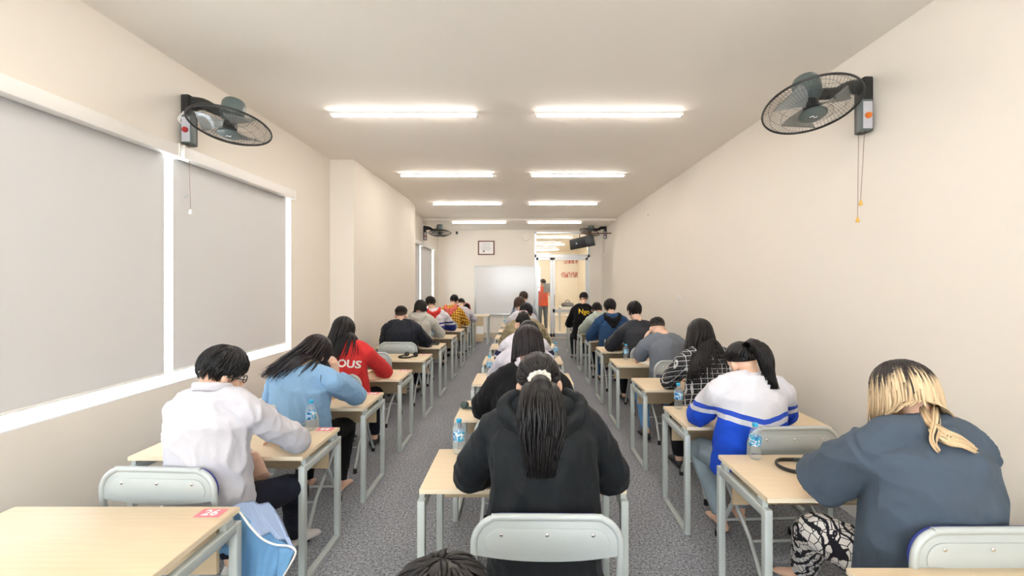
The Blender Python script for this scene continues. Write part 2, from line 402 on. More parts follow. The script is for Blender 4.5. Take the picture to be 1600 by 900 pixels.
# ceiling lights
def tube_light(x, y, z, label, L=1.46, m='tube', group='ceiling tube lights'):
    o = empty('tube_light', (x, y, z))
    MB().box(-L/2, L/2, -.027, .027, -.020, 0).build('housing', M['white'], o, bevel=.004)
    MB().box(-L/2+.01, L/2-.01, -.017, .017, -.036, -.0205).build('tube', M[m], o)
    for s_ in (-1, 1): MB().box(s_*L/2-.012, s_*L/2+.012, -.028, .028, -.038, .0).build('end_cap', M['white'], o, bevel=.003)
    return tag(o, label, 'lamp', group)
ords = ['nearest row', 'second row from the camera', 'third row from the camera', 'farthest row']
for i, y in enumerate((4.56, 7.15, 9.75, 12.4)):
    z = ZC if y < 12 else ZC-.05
    tube_light(-1.19, y, z, f'lit white tube light on the ceiling, left one of the {ords[i]}')
    tube_light(.86, y, z, f'lit white tube light on the ceiling, right one of the {ords[i]}')
for y, nm in ((1.96, 'above the camera'), (-.64, 'just behind the camera'), (-3.2, 'at the back of the room')):  # out-of-view lamps carrying on the rows, added for more lamp light
    tube_light(-1.19, y, ZC, f'lit white tube light {nm}, left side'); tube_light(.86, y, ZC, f'lit white tube light {nm}, right side')
for y, nm in ((16.0, 'nearest'), (19.0, 'middle'), (22.0, 'farthest')):
    tube_light(1.0, y, 3.35, f'{nm} lit tube light seen through the glass above the door', m='halltube', group='tube lights of the next room')

# ------------------------------------------------------------------ desks
DW, DD = 1.0, .53
def make_desk():
    o = empty('exam_desk'); h = DW/2
    MB().box(-h, h, 0, DD, .724, .75).build('tabletop', M['wood'], o, bevel=.003)
    MB().box(-h-.0012, h+.0012, -.0012, DD+.0012, .7265, .7475).build('edge_band', M['edge'], o)
    MB().box(-h+.045, h-.045, DD-.085, DD-.067, .50, .7235).build('modesty_panel', M['woodp'], o)
    for s_ in (-1, 1):
        x0, x1 = sorted((s_*(h-.025), s_*(h+.012)))
        for y in (.0, DD-.037): MB().box(x0, x1, y, y+.037, 0, .69).build('leg', M['frame'], o, bevel=.004)
        MB().box(x0, x1, .037, DD-.037, .650, .690).build('top_rail', M['frame'], o, bevel=.003)
        MB().box(x0, x1, .037, DD-.037, 0, .028).build('floor_rail', M['frame'], o, bevel=.003)
        for y in (.03, DD-.10): MB().box(x0+.004, x1-.006, y, y+.05, .6895, .7245).build('bracket', M['frame'], o)
        MB().lathe([(.008, 0), (.008, .006)], 8, Matrix.Translation((s_*(h-.075), DD-.09, .62)) @ Matrix.Rotation(PI/2, 4, 'X')).build('bolt', M['rubber'], o)
    return o
desk0 = make_desk(); first = [True]
def place_desk(x, y, label, rz=0):
    o = desk0 if first[0] else copy_tree(desk0); first[0] = False
    o.location = (x, y, 0); o.rotation_euler.z = rz
    return tag(o, label, 'desk', 'exam desks in three columns')
# ------------------------------------------------------------------ chairs
HW, CT, CR = .272, .877, .10
def make_chair():
    o = empty('folding_chair'); r = .0135
    top = []
    for k in range(7):
        a = PI/2*k/6; top.append((HW-CR+CR*math.cos(a), 0, CT-CR+CR*math.sin(a)))
    side = [(HW-.012, .43, .035), (HW-.002, .13, .44), (HW, .045, .60), (HW, .008, .70)]
    P = side+top; P2 = P+[(-p[0], p[1], p[2]) for p in reversed(P)]
    MB().tube(P2, r, 10, smooth=2).build('frame', M['grey'], o, smooth=True, angle=1.2)
    rl = [(HW-.035, .41, .452), (HW-.03, .05, .20), (HW-.012, -.12, .035)]
    MB().tube(rl+[(-p[0], p[1], p[2]) for p in reversed(rl)][:0], r*.9, 10).build('rear_leg', M['grey'], o, smooth=True, angle=1.2)
    MB().tube([(-p[0], p[1], p[2]) for p in rl], r*.9, 10).build('rear_leg', M['grey'], o, smooth=True, angle=1.2)
    MB().tube([(-HW+.03, .055, .175), (HW-.03, .055, .175)], .009).build('crossbar', M['grey'], o, smooth=True, angle=1.2)
    MB().tube([(-HW+.012, .33, .165), (HW-.012, .33, .165)], .009).build('crossbar', M['grey'], o, smooth=True, angle=1.2)
    for x, y in ((HW-.012, .432), (-HW+.012, .432), (HW-.012, -.122), (-HW+.012, -.122)):
        MB().lathe([(.017, 0), (.019, .01), (.017, .045)], 10, Matrix.Translation((x, y, 0))).build('rubber_foot', M['rubber'], o, smooth=True, angle=.9)
    # outline of backrest, in xz
    def outline(inset, bottom, sag):
        a = HW-inset; rr = CR-inset; pts = []
        for k in range(9):
            t_ = PI/2*k/8; pts.append((a-rr+rr*math.cos(t_), CT-inset-rr+rr*math.sin(t_)))
        pts += [(-x, z) for x, z in reversed(pts)]
        for k in range(13):
            u = -1+2*k/12; pts.append((u*a*.985, bottom-sag*(1-abs(u)**2.2)))
        return pts
    MB().prism(outline(.008, .735, .022), (-.004, .006)).build('back_panel', M['grey'], o, bevel=.002)
    MB().prism(outline(.040, .757, .016), (-.0085, -.003)).build('panel_pressing', M['grey'], o, bevel=.0025)
    MB().prism(outline(-.004, .745, .018), (.014, .030)).build('back_cushion', M['blue'], o, bevel=.006)
    for x in (-.17, 0, .17):
        MB().ell((x, -.009, .815), (.008, .004, .008), nu=10, nv=6).build('rivet', M['chrome'], o, smooth=True)
    sp = [(-.205, .07), (-.225, .12), (-.22, .40), (-.17, .46), (.17, .46), (.22, .40), (.225, .12), (.205, .07)]
    mz = Matrix(((1, 0, 0, 0), (0, 0, 1, 0), (0, 1, 0, 0), (0, 0, 0, 1)))
    MB().prism(sp, (.463, .488), mz).build('seat', M['blue'], o, bevel=.008)
    MB().prism([(x*1.03, y*1.01-.002) for x, y in sp], (.446, .4635), mz).build('seat_pan', M['grey'], o, bevel=.004)
    return o
chair0 = make_chair(); cfirst = [True]
def place_chair(x, y, label, rz=0):
    o = chair0 if cfirst[0] else copy_tree(chair0); cfirst[0] = False
    o.location = (x, y, 0); o.rotation_euler.z = rz
    return tag(o, label, 'chair', 'grey folding chairs with blue seats')

WHO = {
 'L2': 'the student in a white shirt and glasses', 'L3': 'the long-haired student in a light blue shirt',
 'L4': 'the student in a red sweatshirt', 'L6': 'the short-haired student in a black jacket by the wall',
 'L7': 'the student in a pale grey hoodie', 'L8': 'the student with a red hood and striped sleeve',
 'L9': 'the student in yellow plaid', 'L10': 'the bent student beyond the yellow plaid shirt',
 'M0': 'the dark-haired student cut off at the bottom edge', 'M1': 'the ponytailed student in the black hooded jacket',
 'M2': 'the student in a black jacket with pale collar', 'M3': 'the student in a plain white top, centre column',
 'M4': 'the centre student in white and navy with hair clip', 'M5': 'the centre student in a fuzzy beige coat',
 'M6': 'the brown-haired student in white, centre column', 'M8': 'the foremost centre student before the whiteboard',
 'R1': 'the blonde student in a slate T-shirt', 'R2': 'the student in a white and blue track jacket',
 'R3': 'the long-haired student in black and white plaid', 'R4': 'the student in a grey T-shirt holding his head',
 'R5': 'the student in a charcoal padded jacket', 'R6': 'the student in a denim jacket with black hood',
 'R7': 'the student in a pale green jacket', 'R8': 'the student in black with yellow lettering',
}
EMPTYD = {
 'L1': 'light wooden desk at the bottom left corner with sticker 26', 'L5': 'light wooden desk with headphones and an empty chair, left column',
 'R0': 'light wooden desk corner at the bottom right edge', 'R9': 'light wooden desk nearest the glass door, right column',
 'M7': 'light wooden desk second from the whiteboard, centre column',
}
DESKS = {'L': (-1.765, [(1, 1.50), (2, 2.61), (3, 3.61), (4, 4.68), (5, 5.83), (6, 6.97), (7, 8.17), (8, 9.35), (9, 10.5), (10, 11.5)]),
         'M': (.0, [(1, 2.20), (2, 3.32), (3, 4.47), (4, 5.64), (5, 6.90), (6, 8.10), (7, 9.25), (8, 10.4)]),
         'R': (1.635, [(0, 1.065), (1, 2.11), (2, 3.146), (3, 4.23), (4, 5.45), (5, 6.54), (6, 7.76), (7, 8.9), (8, 10.1), (9, 11.2)])}
NEAR = {}
for col, (x, rows) in DESKS.items():
    for n, y in rows:
        k = f'{col}{n}'; NEAR[k] = (x, y)
        place_desk(x, y, EMPTYD.get(k) or 'light wooden desk of '+WHO[k])
CH = {'M1': (.09, 1.69), 'L2': (-1.70, 2.12), 'R1': (1.645, 1.60), 'R2': (1.62, 2.72), 'R3': (1.70, 3.70), 'R4': (1.73, 5.02), 'R5': (1.72, 6.08), 'R6': (1.61, 7.42),
      'R7': (1.55, 8.42), 'R8': (1.50, 9.68), 'M2': (-.03, 2.93), 'M3': (.0, 4.0), 'M4': (.02, 5.17), 'M5': (.03, 6.42), 'M6': (.0, 7.65), 'M8': (.0, 9.93),
      'L3': (-1.72, 3.20), 'L4': (-1.80, 4.28), 'L5': (-1.90, 5.62), 'L6': (-1.80, 6.55), 'L7': (-1.86, 7.74), 'L8': (-1.85, 8.93), 'L9': (-1.72, 10.05), 'L10': (-1.7, 11.05), 'M0': (-.15, .24)}
for k, (x, y) in CH.items():
    place_chair(x, y, 'grey folding chair under '+WHO[k] if k != 'L5' else 'empty grey folding chair between the red sweatshirt and the desk with headphones',
                rz={'L2': -.05, 'R2': .04, 'L5': -.06}.get(k, random.uniform(-.03, .03)))

# ------------------------------------------------------------------ people
QUEUE = []      # (object, voxel, smooth, wrinkle amp, wrinkle freq)
def remesh_obj(mb, name, m, parent, voxel, smooth=4, amp=0, freq=9, seed=0):
    me = mb.mesh(name)
    o = bpy.data.objects.new(name, me); C.objects.link(o); o.parent = parent
    q = o.modifiers.new('r', 'REMESH'); q.mode = 'VOXEL'; q.voxel_size = voxel; q.use_smooth_shade = True
    if smooth: s_ = o.modifiers.new('s', 'SMOOTH'); s_.factor = .5; s_.iterations = smooth
    QUEUE.append((o, m, amp, freq, seed)); return o
def flush():
    bpy.context.view_layer.update(); dg = bpy.context.evaluated_depsgraph_get()
    for o, m, amp, freq, seed in QUEUE:
        me = bpy.data.meshes.new_from_object(o.evaluated_get(dg))
        if amp:
            off = Vector((seed*3.1, seed*1.7, seed*.9)); co = []
            for v in me.vertices:
                p = v.co; q = Vector((p.x*freq+p.z*freq*.5, p.y*freq, p.z*freq*.55-p.x*.4*freq))+off
                wrp = noise.noise(q*.5)*1.2
                a = 1-abs(noise.noise(q+Vector((wrp, wrp, 0)))); b_ = 1-abs(noise.noise(q*2.1+Vector((5, wrp, 3))))
                h = (a**3-.45)*amp+(b_**3-.45)*amp*.4
                co.append(p+v.normal*h)
            me.vertices.foreach_set('co', [x for c in co for x in c]); me.update()
        me.shade_smooth(); me.materials.clear(); me.materials.append(m)
        o.modifiers.clear(); o.data = me
    QUEUE.clear()

def hand(mb, wrist, fd, nrm, sgn, curl=.5, k=1.08):
    "fd finger direction, nrm back-of-hand normal, sgn +1 when the thumb is on the +side"
    fd = Vector(fd).normalized(); nrm = Vector(nrm); nrm = (nrm-fd*nrm.dot(fd)).normalized(); sd = fd.cross(nrm)*sgn
    W = Vector(wrist)
    mb.tube([W-fd*.02, W+fd*.02*k, W+fd*.055*k, W+fd*.09*k], [(.027*k, .02*k), (.034*k, .017*k), (.041*k, .014*k), (.038*k, .012*k)], 10, 'round', side=sd)
    for j, (u, L) in enumerate(((.030, .072), (.011, .082), (-.010, .077), (-.030, .060))):
        p = W+fd*.088*k+sd*u*k; pts = [p-fd*.02]; d_ = Vector(fd)+sd*u*1.5; a = 0
        for seg in (.42, .33, .25):
            a += curl*.9; dd = (d_*math.cos(a)-nrm*math.sin(a)).normalized(); pts.append(pts[-1]+dd*(L*k*seg+(.02 if seg == .42 else 0)))
        mb.tube(pts, [.0095*k, .0092*k, .0085*k, .0072*k], 7, 'round')
    p = W+fd*.02*k+sd*.026*k
    mb.tube([p, p+(fd*.6+sd*.75-nrm*.2)*.035*k, p+(fd*.85+sd*.7-nrm*.45)*.062*k, p+(fd+sd*.55-nrm*.7)*.078*k], [.014*k, .0115*k, .0098*k, .008*k], 7, 'round')

def hpoint(th, ph, t):   # direction on the skull; ph=0 is the face, th from the crown
    return Vector((.085*(1+t)*math.sin(th)*math.sin(ph), -.012+.104*(1+t)*math.sin(th)*math.cos(ph), .028+.101*(1+t)*math.cos(th)))
def thmax(ph, back=2.0, side=1.62, front=1.05):
    c = math.cos(ph)     # 1 front, -1 back
    if c > 0: return side+(front-side)*c**1.5
    return side+(back-side)*(-c)**.8

def build_hair(h, H, root, push, N, seed):
    rnd = random.Random(seed); style = h['style']; m = h.get('mat', M['hairb'])
    G = H.to_3x3(); mb = MB(); t = h.get('t', .10)
    bk, sd_, fr_ = h.get('line', (2.05, 1.60, 1.0))
    # cap
    nu, nv = 36, 14; b0 = len(mb.v); rr = rnd.random()*10
    for j in range(nv+2):
        for i in range(nu):
            ph = 2*PI*i/nu; tm = thmax(ph, bk, sd_, fr_)
            if j <= nv: th = max(.02, tm*j/nv); tt = t*(1-.75*(j/nv)**3)
            else: th = tm*.97; tt = -.12
            p = hpoint(th, ph, tt+.02*noise.noise(Vector((ph*2+rr, th*3, 0))))
            mb.v.append(H @ p); mb.a.append(.35*j/nv)
    for j in range(nv+1):
        for i in range(nu): mb.f.append((b0+j*nu+i, b0+(j+1)*nu+i, b0+(j+1)*nu+(i+1) % nu, b0+j*nu+(i+1) % nu))
    mb.f.append(tuple(b0+i for i in range(nu)))
    up = G @ Vector((0, 0, 1)); wn = h.get('w', .011)
    def lock(pts, w0, w1, a0=0., a1=1., th_=.45):
        n = len(pts); rad = []; al = []
        for i in range(n):
            u = i/(n-1); wv = (w0*(1-u)+w1*u)*(1-.75*max(0, u-.6)/.4 if u > .6 else 1)*(.55+.45*min(1, u*5)); rad.append((wv, wv*th_)); al.append(a0+(a1-a0)*u)
        c = H @ Vector((0, 0, 0)); mid = pts[n//2]; tdir = (pts[-1]-pts[0]).normalized(); sdv = tdir.cross(mid-c)
        mb.tube(pts, rad, 4, 'flat', side=sdv if sdv.length > 1e-4 else None, along=al)
    if style in ('short', 'fade', 'mid'):
        L = h.get('L', .05)
        for i in range(N):
            ph = rnd.uniform(0, 2*PI); tm = thmax(ph, bk, sd_, fr_); th = tm*(rnd.random()**.6)*.97
            if style == 'fade': th *= .88
            pts = []; k = 5; lift = h.get('lift', .10)
            for q in range(k):
                u = q/(k-1); tq = t*(1-.75*(th/tm)**3)+lift*u*(.5+.5*math.sin(i))*.7
                pts.append(H @ hpoint(th+u*L/.1, ph+.25*u*(1 if i % 3 else -.6), tq+.004))
            lock(pts, wn*.75, wn*.4, .1, .6)
    if style in ('long', 'bob'):
        L = h.get('L', .3); fall = Vector(h.get('fall', (0, -.15, -1))).normalized(); spread = h.get('spread', .12)
        px_ = h.get('part', .0); face = h.get('face', 1.0); step = .028; ts = h.get('tstop', 1.45)
        for i in range(N):
            ph = rnd.uniform(face, 2*PI-face); th0 = rnd.uniform(.05, .9)*(.35 if i % 3 else 1); lay = rnd.uniform(0, .07)
            pts = []; 
            for q in range(6):
                u = q/5; th = th0+(ts-th0)*u; p = hpoint(th, ph, t+lay+.02)
                p.x += px_*(1-u)
                pts.append(H @ p)
            dr = (pts[-1]-pts[-2]).normalized(); Li = L*(1-rnd.random()**2*.25); n = max(3, int(Li/step)); p = pts[-1]
            jit = Vector((rnd.gauss(0, spread), rnd.gauss(0, spread*.6), 0))
            curlp = rnd.uniform(0, 6.28); ca = h.get('curl', .10)
            # hair from the side gathers to the back when asked
            gx = h.get('gather', .0)
            for q in range(n):
                c0 = H @ Vector((0, -.05, 0))
                g = fall+jit*.6+Vector((ca*math.sin(curlp+q*.55), ca*.5*math.cos(curlp+q*.5), 0))-Vector((p.x-c0.x, 0, 0))*gx
                dr = (dr*.55+g.normalized()*.45).normalized(); p = push(p+dr*step); pts.append(p)
            lock(pts, wn, wn*.7, 0, 1)
    if style == 'pony':
        tie = H @ hpoint(h.get('tie', 1.35), PI, .16); tl = hpoint(h.get('tie', 1.35), PI, .16)
        for i in range(int(N*.55)):
            ph = 2*PI*rnd.random(); tm = thmax(ph, bk, sd_, fr_)*rnd.uniform(.55, .98); s0 = hpoint(tm, ph, t*.55); pts = []
            for q in range(8):
                u = q/7; v = s0.lerp(tl, u); c = Vector((0, -.012, .028)); dv = v-c
                e = math.sqrt((dv.x/.085)**2+(dv.y/.104)**2+(dv.z/.101)**2); k = (1+t*(.6+.5*u)+rnd.uniform(0, .02))/max(e, .3)
                v2 = c+dv*k if u < .93 else v; pts.append(H @ v2)
            lock(pts, wn, wn, 0, .5)
        L = h.get('L', .4); fall = Vector(h.get('fall', (0, -.1, -1))).normalized(); out = (G @ Vector((0, -1, .05))).normalized()
        cen = [tie.copy()]; dr = out.copy(); n = int(L/.03); sp_ = h.get('spread', .05)
        for q in range(n):
            dr = out if q == 0 else (dr*.60+fall*.40).normalized(); c2 = push(cen[-1]+dr*.03+Vector((0, -.02, 0)))+Vector((0, .02, 0)) if q else cen[-1]+dr*.045; cen.append(c2)
        def tw_(u): return sp_*(.30+.75*math.sin(PI*min(1, u*.80+.08)))*(1-h.get('taper', .15)*u*u)
        cen = [c_+Vector((0, -.026*min(1, i/4), 0)) for i, c_ in enumerate(cen)]
        mb.tube(cen, [(tw_(i/n)*.85*(1-(i/n)**5*.95), tw_(i/n)*(.42+.4*max(0, 1-i/3))*(1-(i/n)**5*.95)) for i in range(n+1)], 12, 'round', side=(1, 0, 0), along=[.6]*(n+30))
        for i in range(int(N*1.3)):
            a_ = rnd.uniform(0, 2*PI); k_ = rnd.uniform(.80, 1.08); ww = rnd.uniform(-1, 1); n2 = max(4, int(n*(1-rnd.random()**1.6*.30))); pts = []
            for q in range(n2+1):
                u = q/n; a2 = a_+ww*.5*u; R_ = tw_(u)*k_*(1+.10*math.sin(u*9+i)); pts.append(cen[min(q, n)]+Vector((math.cos(a2)*R_, math.sin(a2)*R_*.5-.004, 0)))
            e_ = pts[-1]; pts.append(e_+fall*.035+Vector((rnd.gauss(0, .006), 0, 0)))
            lock(pts, wn*.9, wn*.4, .4, 1)
    for ex in h.get('extra', []):
        # a bundle of strands along given local points
        P3, cnt, r0, r1 = ex
        cpts, _ = spline([Vector(p)-h['O'] for p in P3], [(1, 1)]*len(P3), 4)
        for i in range(cnt):
            a_ = rnd.uniform(0, 2*PI); k_ = rnd.random()**.5; pts = []
            for q, c_ in enumerate(cpts[:len(cpts)-rnd.choice((0, 0, 1, 2))]):
                u = q/(len(cpts)-1); R_ = (r0*(1-u)+r1*u)*k_; pts.append(c_+Vector((math.cos(a_+u)*R_*.6, math.sin(a_)*R_*.5, math.sin(a_+u)*R_)))
            lock(pts, wn, wn*.5, .5, 1)
    o = mb.build('hair', m, root, smooth=True)
    if style == 'pony' and h.get('scrunchie'):
        q = MB(); pts = []; up = G @ Vector((0, 0, 1)); ax = (G @ Vector((0, -.75, .65))).normalized(); u = ax.orthogonal().normalized(); v = ax.cross(u)
        for k in range(40):
            a = 2*PI*k/40; pts.append(tie+ax*.016+up*.006+(u*math.cos(a)+v*math.sin(a))*(.036+.003*math.sin(a*9)))
        q.tube(pts+[pts[0]], [(.013+.003*math.sin(k*1.9)) for k in range(41)], 8)
        q.build('scrunchie', h['scrunchie'], root, smooth=True)
    return o

PEOPLE = {}
def person(key, label, near=None, pel=None, head=(0, 0, 0), hrot=(15, 0, 0), nb=None, sk=1.0, bulk=0.0, top=None, bottom=None, hair=None, arms=None, legs=None,
           vox=.008, feet='shoe', wide=1.0, seat=.50, shirtname='jacket', amp=.010, freq=9, skin='skin', stand=False, scale=1.0, skirt=0, face=True, nlock=200):
    px, py = pel; root = empty('person', (px, py, 0)); O = Vector((px, py, 0)); PEOPLE[key] = root
    tag(root, label, 'person', None)
    hc = Vector(head)-O; hc.z -= .13*scale
    R = Euler((0, 0, math.radians(hrot[1]))).to_matrix() @ Euler((-math.radians(hrot[0]), 0, 0)).to_matrix() @ Euler((0, math.radians(hrot[2]), 0)).to_matrix()
    H = Matrix.Translation(hc) @ R.to_4x4() @ Matrix.Scale(scale, 4)
    NBv = Vector(nb)-O if nb else hc+R @ Vector((0, -.06, -.10))+Vector((0, -.03, -.07))
    pz = seat+.09; P0_ = Vector((0, 0, pz))
    mid = P0_.lerp(NBv, .5)+Vector((0, -.035, 0))
    sw = .175*wide
    sd = -.105; shl = NBv+Vector((-sw, .015, sd)); shr = NBv+Vector((sw, .015, sd))
    a = arms or {}; nr = (near if near is not None else py+.28)-py
    def g(k, d_): return (Vector(a[k])-O) if k in a else d_
    ell_ = g('el', Vector((shl.x-.11, nr+.06, .81))); elr = g('er', Vector((shr.x+.11, nr+.06, .81)))
    wl_ = g('wl', Vector((shl.x+.06, nr+.26, .80))); wr = g('wr', Vector((shr.x-.06, nr+.26, .80)))
    L = legs or {}
    def lg(k, d_): return (Vector(L[k])-O) if k in L else d_
    kl = lg('kl', Vector((-.14, .44, .53))); kr = lg('kr', Vector((.14, .44, .53)))
    al = lg('al', Vector((-.13, .36, .09))); ar = lg('ar', Vector((.13, .36, .09)))
    hl, hr = P0_+Vector((-.095, .02, -.0)), P0_+Vector((.095, .02, -.0))
    fdl = lg('fl', al+Vector((-.02, .17, -.045))); fdr = lg('fr', ar+Vector((.02, .17, -.045)))
    # ---- body: one continuous surface
    b = MB()
    b.tube([P0_+Vector((0, 0, -.02)), P0_.lerp(mid, .5), mid, mid.lerp(NBv, .55), NBv+Vector((0, 0, -.05)), NBv], [(.165, .115), (.14, .105), (.14, .10), (.155, .11), (.12, .08), (.06, .055)], 16, 'round', side=(1, 0, 0), smooth=3)
    b.tube([shl, shl.lerp(NBv, .45)+Vector((0, 0, .008)), NBv+Vector((0, 0, -.035)), shr.lerp(NBv, .45)+Vector((0, 0, .008)), shr], [.048, .048, .052, .048, .048], 12, 'round', smooth=3)
    nk = H @ Vector((0, -.03, -.05))
    b.tube([NBv+Vector((0, .0, -.04)), NBv.lerp(nk, .5)+Vector((0, -.004, 0)), nk], [.062*scale, .055*scale, .056*scale], 14, 'round', smooth=3)
    b.ell(H @ Vector((0, -.012, .028)), (.083*scale, .102*scale, .098*scale), R, 24, 16)
    b.ell(H @ Vector((0, .030, -.045)), (.060*scale, .060*scale, .075*scale), R, 20, 14)
    b.ell(H @ Vector((0, .066, -.098)), (.026*scale, .024*scale, .020*scale), R, 12, 8)
    b.tube([H @ Vector((0, .085, .015)), H @ Vector((0, .103, -.015)), H @ Vector((0, .108, -.032))], [.009, .011, .014], 8, 'round')
    for s_ in (-1, 1):
        b.ell(H @ Vector((s_*.036, .068, -.035)), (.022, .018, .022), R, 10, 8)
        b.ell(H @ Vector((s_*.086, -.004, -.018)), (.011*scale, .021*scale, .034*scale), R @ Euler((.25, 0, s_*.35)).to_matrix(), 12, 10)
        b.ell(H @ Vector((s_*.014, .100, -.036)), (.009, .009, .008), R, 8, 6)
    for (sh, el, wr_) in ((shl, ell_, wl_), (shr, elr, wr)):
        b.tube([sh, sh.lerp(el, .4), el, el.lerp(wr_, .35), wr_], [.054, .048, .039, .038, .027], 12, 'round', smooth=3)
    for (wr_, el, s_) in ((wl_, ell_, 1), (wr, elr, -1)):
        fd = a.get('fd_l' if s_ == 1 else 'fd_r') or ((wr_-el).normalized()); nv_ = a.get('nl' if s_ == 1 else 'nr') or (0, 0, 1)
        hand(b, wr_, fd, nv_, s_, a.get('curl', .35))
    for (hp, kn, an, ft) in ((hl, kl, al, fdl), (hr, kr, ar, fdr)):
        b.tube([hp, hp.lerp(kn, .5), kn], [.088, .076, .058], 14, 'round', smooth=3)
        b.tube([kn, kn.lerp(an, .35), an+Vector((0, 0, .0))], [.056, .055, .036], 12, 'round', smooth=3)
        hh = an+(an-ft).normalized()*.035+Vector((0, 0, -.055))
        hh.z = max(hh.z, .03)
        b.tube([hh, an+Vector((0, .02, -.03)), an.lerp(ft, .6)+Vector((0, 0, -.008)), ft], [(.032, .028), (.036, .034), (.042, .024), (.036, .014)], 10, 'round', side=(1, 0, 0), smooth=2)
    remesh_obj(b, 'body', M[skin], root, vox, 3)
    # ---- top garment
    tp = top or {}; bu = bulk; g_ = MB()
    tw = tp.get('w', 1.0); ztail = tp.get('hem', seat-.0)
    base = Vector((P0_.x, P0_.y-.0, ztail+.02))
    rads = [((.195+bu)*tw, .150+bu), ((.185+bu)*tw, .145+bu), ((.175+bu)*tw, .130+bu), ((.178+bu)*tw, .135+bu), (.125+bu*.6, .098+bu*.6), (.082+bu*.3, .078+bu*.3)]
    chain = [base, P0_.lerp(mid, .45), mid, mid.lerp(NBv, .55), NBv+Vector((0, -.005, -.055)), NBv+Vector((0, 0, .012+tp.get('neck', 0)))]
    g_.tube(chain, rads, 20, 'flat', side=(1, 0, 0), smooth=4)
    g_.tube([shl, shl.lerp(NBv, .45)+Vector((0, 0, .012)), NBv+Vector((0, -.005, -.045)), shr.lerp(NBv, .45)+Vector((0, 0, .012)), shr], [(.062+bu*.5,)*2, (.066+bu*.4,)*2, (.075+bu*.4,)*2, (.066+bu*.4,)*2, (.062+bu*.5,)*2], 14, 'round', smooth=3)
    sl = tp.get('sleeve', 'long')
    for (sh, el, wr_) in ((shl, ell_, wl_), (shr, elr, wr)):
        if sl == 'long':
            e2 = el.lerp(wr_, .93)
            g_.tube([sh, sh.lerp(el, .45), el+Vector((0, 0, .004)), el.lerp(wr_, .5), e2], [.066+bu*.55, .064+bu*.75, .060+bu*.85, .055+bu*.8, .040+bu*.4], 14, 'flat', smooth=4)
        else:
            f = tp.get('sf', .72)
            g_.tube([sh, sh.lerp(el, f*.5), sh.lerp(el, f)], [.074+bu*.6, .074+bu*.9, .076+bu*1.0], 14, 'flat', smooth=4)
    if tp.get('hood'):
        hz = NBv+Vector((0, -.105-bu*.6, -.045)); col = tp['hood']
        hd = MB() if col is not True else g_
        q_ = tp.get('hs', 1.0)
        hd.tube([NBv+Vector((-.105, .035, .02)), NBv+Vector((-.115*q_, -.045, -.025*q_)), hz+Vector((0, -.012, -.055-.10*(q_-1))), NBv+Vector((.115*q_, -.045, -.025*q_)), NBv+Vector((.105, .035, .02))],
                [(.030, .040), (.036, .055*q_), (.042, .085*q_), (.036, .055*q_), (.030, .040)], 14, 'round', smooth=5)
        hd.tube([hz+Vector((-.08*q_, .02, -.03*(q_-1))), hz+Vector((0, -.02, -.11-.25*(q_-1))), hz+Vector((.08*q_, .02, -.03*(q_-1)))], [.032, .046, .032], 12, 'round', smooth=5)
        if col is not True: remesh_obj(hd, 'hood', col, root, .010, 5, amp, freq*1.3, 3)
    if tp.get('collar'):
        cb = MB(); cc = NBv+Vector((0, .008, .022)); pts = []
        for k in range(21):
            a_ = math.radians(25+310*k/20); pts.append(cc+Vector(((.076+bu*.3)*math.sin(a_), (.074+bu*.3)*math.cos(a_), -.022*math.cos(a_))))
        cb.tube(pts, [(.024, .010)]*21, 10, 'round', side=(0, 0, 1)); remesh_obj(cb, 'collar', tp['collar'], root, .006, 3)
    gm = remesh_obj(g_, shirtname, tp['mat'], root, max(.009, vox*1.15), tp.get('sm', 5), amp, freq, len(PEOPLE))
    PEOPLE[key+'_top'] = gm
    # ---- trousers
    if bottom is not None:
        q = MB(); bz = tp.get('bb', 0)
        q.tube([P0_+Vector((0, -.03, .06)), P0_+Vector((0, -.01, -.02)), P0_+Vector((0, .06, -.035))], [(.172, .125), (.180, .125), (.165, .09)], 16, 'round', side=(1, 0, 0), smooth=3)
        pw = bottom.get('w', 1.0)
        for (hp, kn, an) in ((hl, kl, al), (hr, kr, ar)):
            e = kn.lerp(an, bottom.get('len', .93))
            q.tube([hp, hp.lerp(kn, .5), kn, kn.lerp(e, .4), e], [.098*pw, .090*pw, .072*pw, .068*pw, .052*pw*bottom.get('cuff', 1)], 14, 'flat', smooth=4)
        remesh_obj(q, 'trousers', bottom['mat'], root, max(.010, vox*1.2), 3, .006, 10, 5+len(PEOPLE))
    for (an, ft) in ((al, fdl), (ar, fdr)):
        if feet == 'bare': break
        s2 = MB(); hh = an+(an-ft).normalized()*.04+Vector((0, 0, -.055)); hh.z = max(hh.z, .034)
        s2.tube([hh, an+Vector((0, .02, -.03)), an.lerp(ft, .6)+Vector((0, 0, -.008)), ft], [(.040, .034), (.044, .042), (.050, .032), (.044, .022)], 10, 'round', side=(1, 0, 0), smooth=2)
        remesh_obj(s2, feet, M[feet], root, .009, 2)
    # ---- face
    if face:
        for s_ in (-1, 1):
            e = MB().ell(H @ Vector((s_*.031, .080, .0)), (.0135,)*3, R, 12, 8).build('eye', M['eye'], root, smooth=True)
            MB().ell(H @ Vector((s_*.031, .090, .0)), (.0065, .0045, .0065), R, 10, 6).build('iris', M['iris'], e, smooth=True)
            MB().tube([H @ Vector((s_*.015, .092, .022)), H @ Vector((s_*.032, .089, .027)), H @ Vector((s_*.05, .074, .02))], [(.003, .004)]*3, 6, 'round').build('eyebrow', M['hairb'], root, smooth=True)
        MB().tube([H @ Vector((-.022, .081, -.064)), H @ Vector((0, .092, -.062)), H @ Vector((.022, .081, -.064))], [.003, .0065, .003], 8, 'round', smooth=2).build('lips', M['lips'], root, smooth=True)
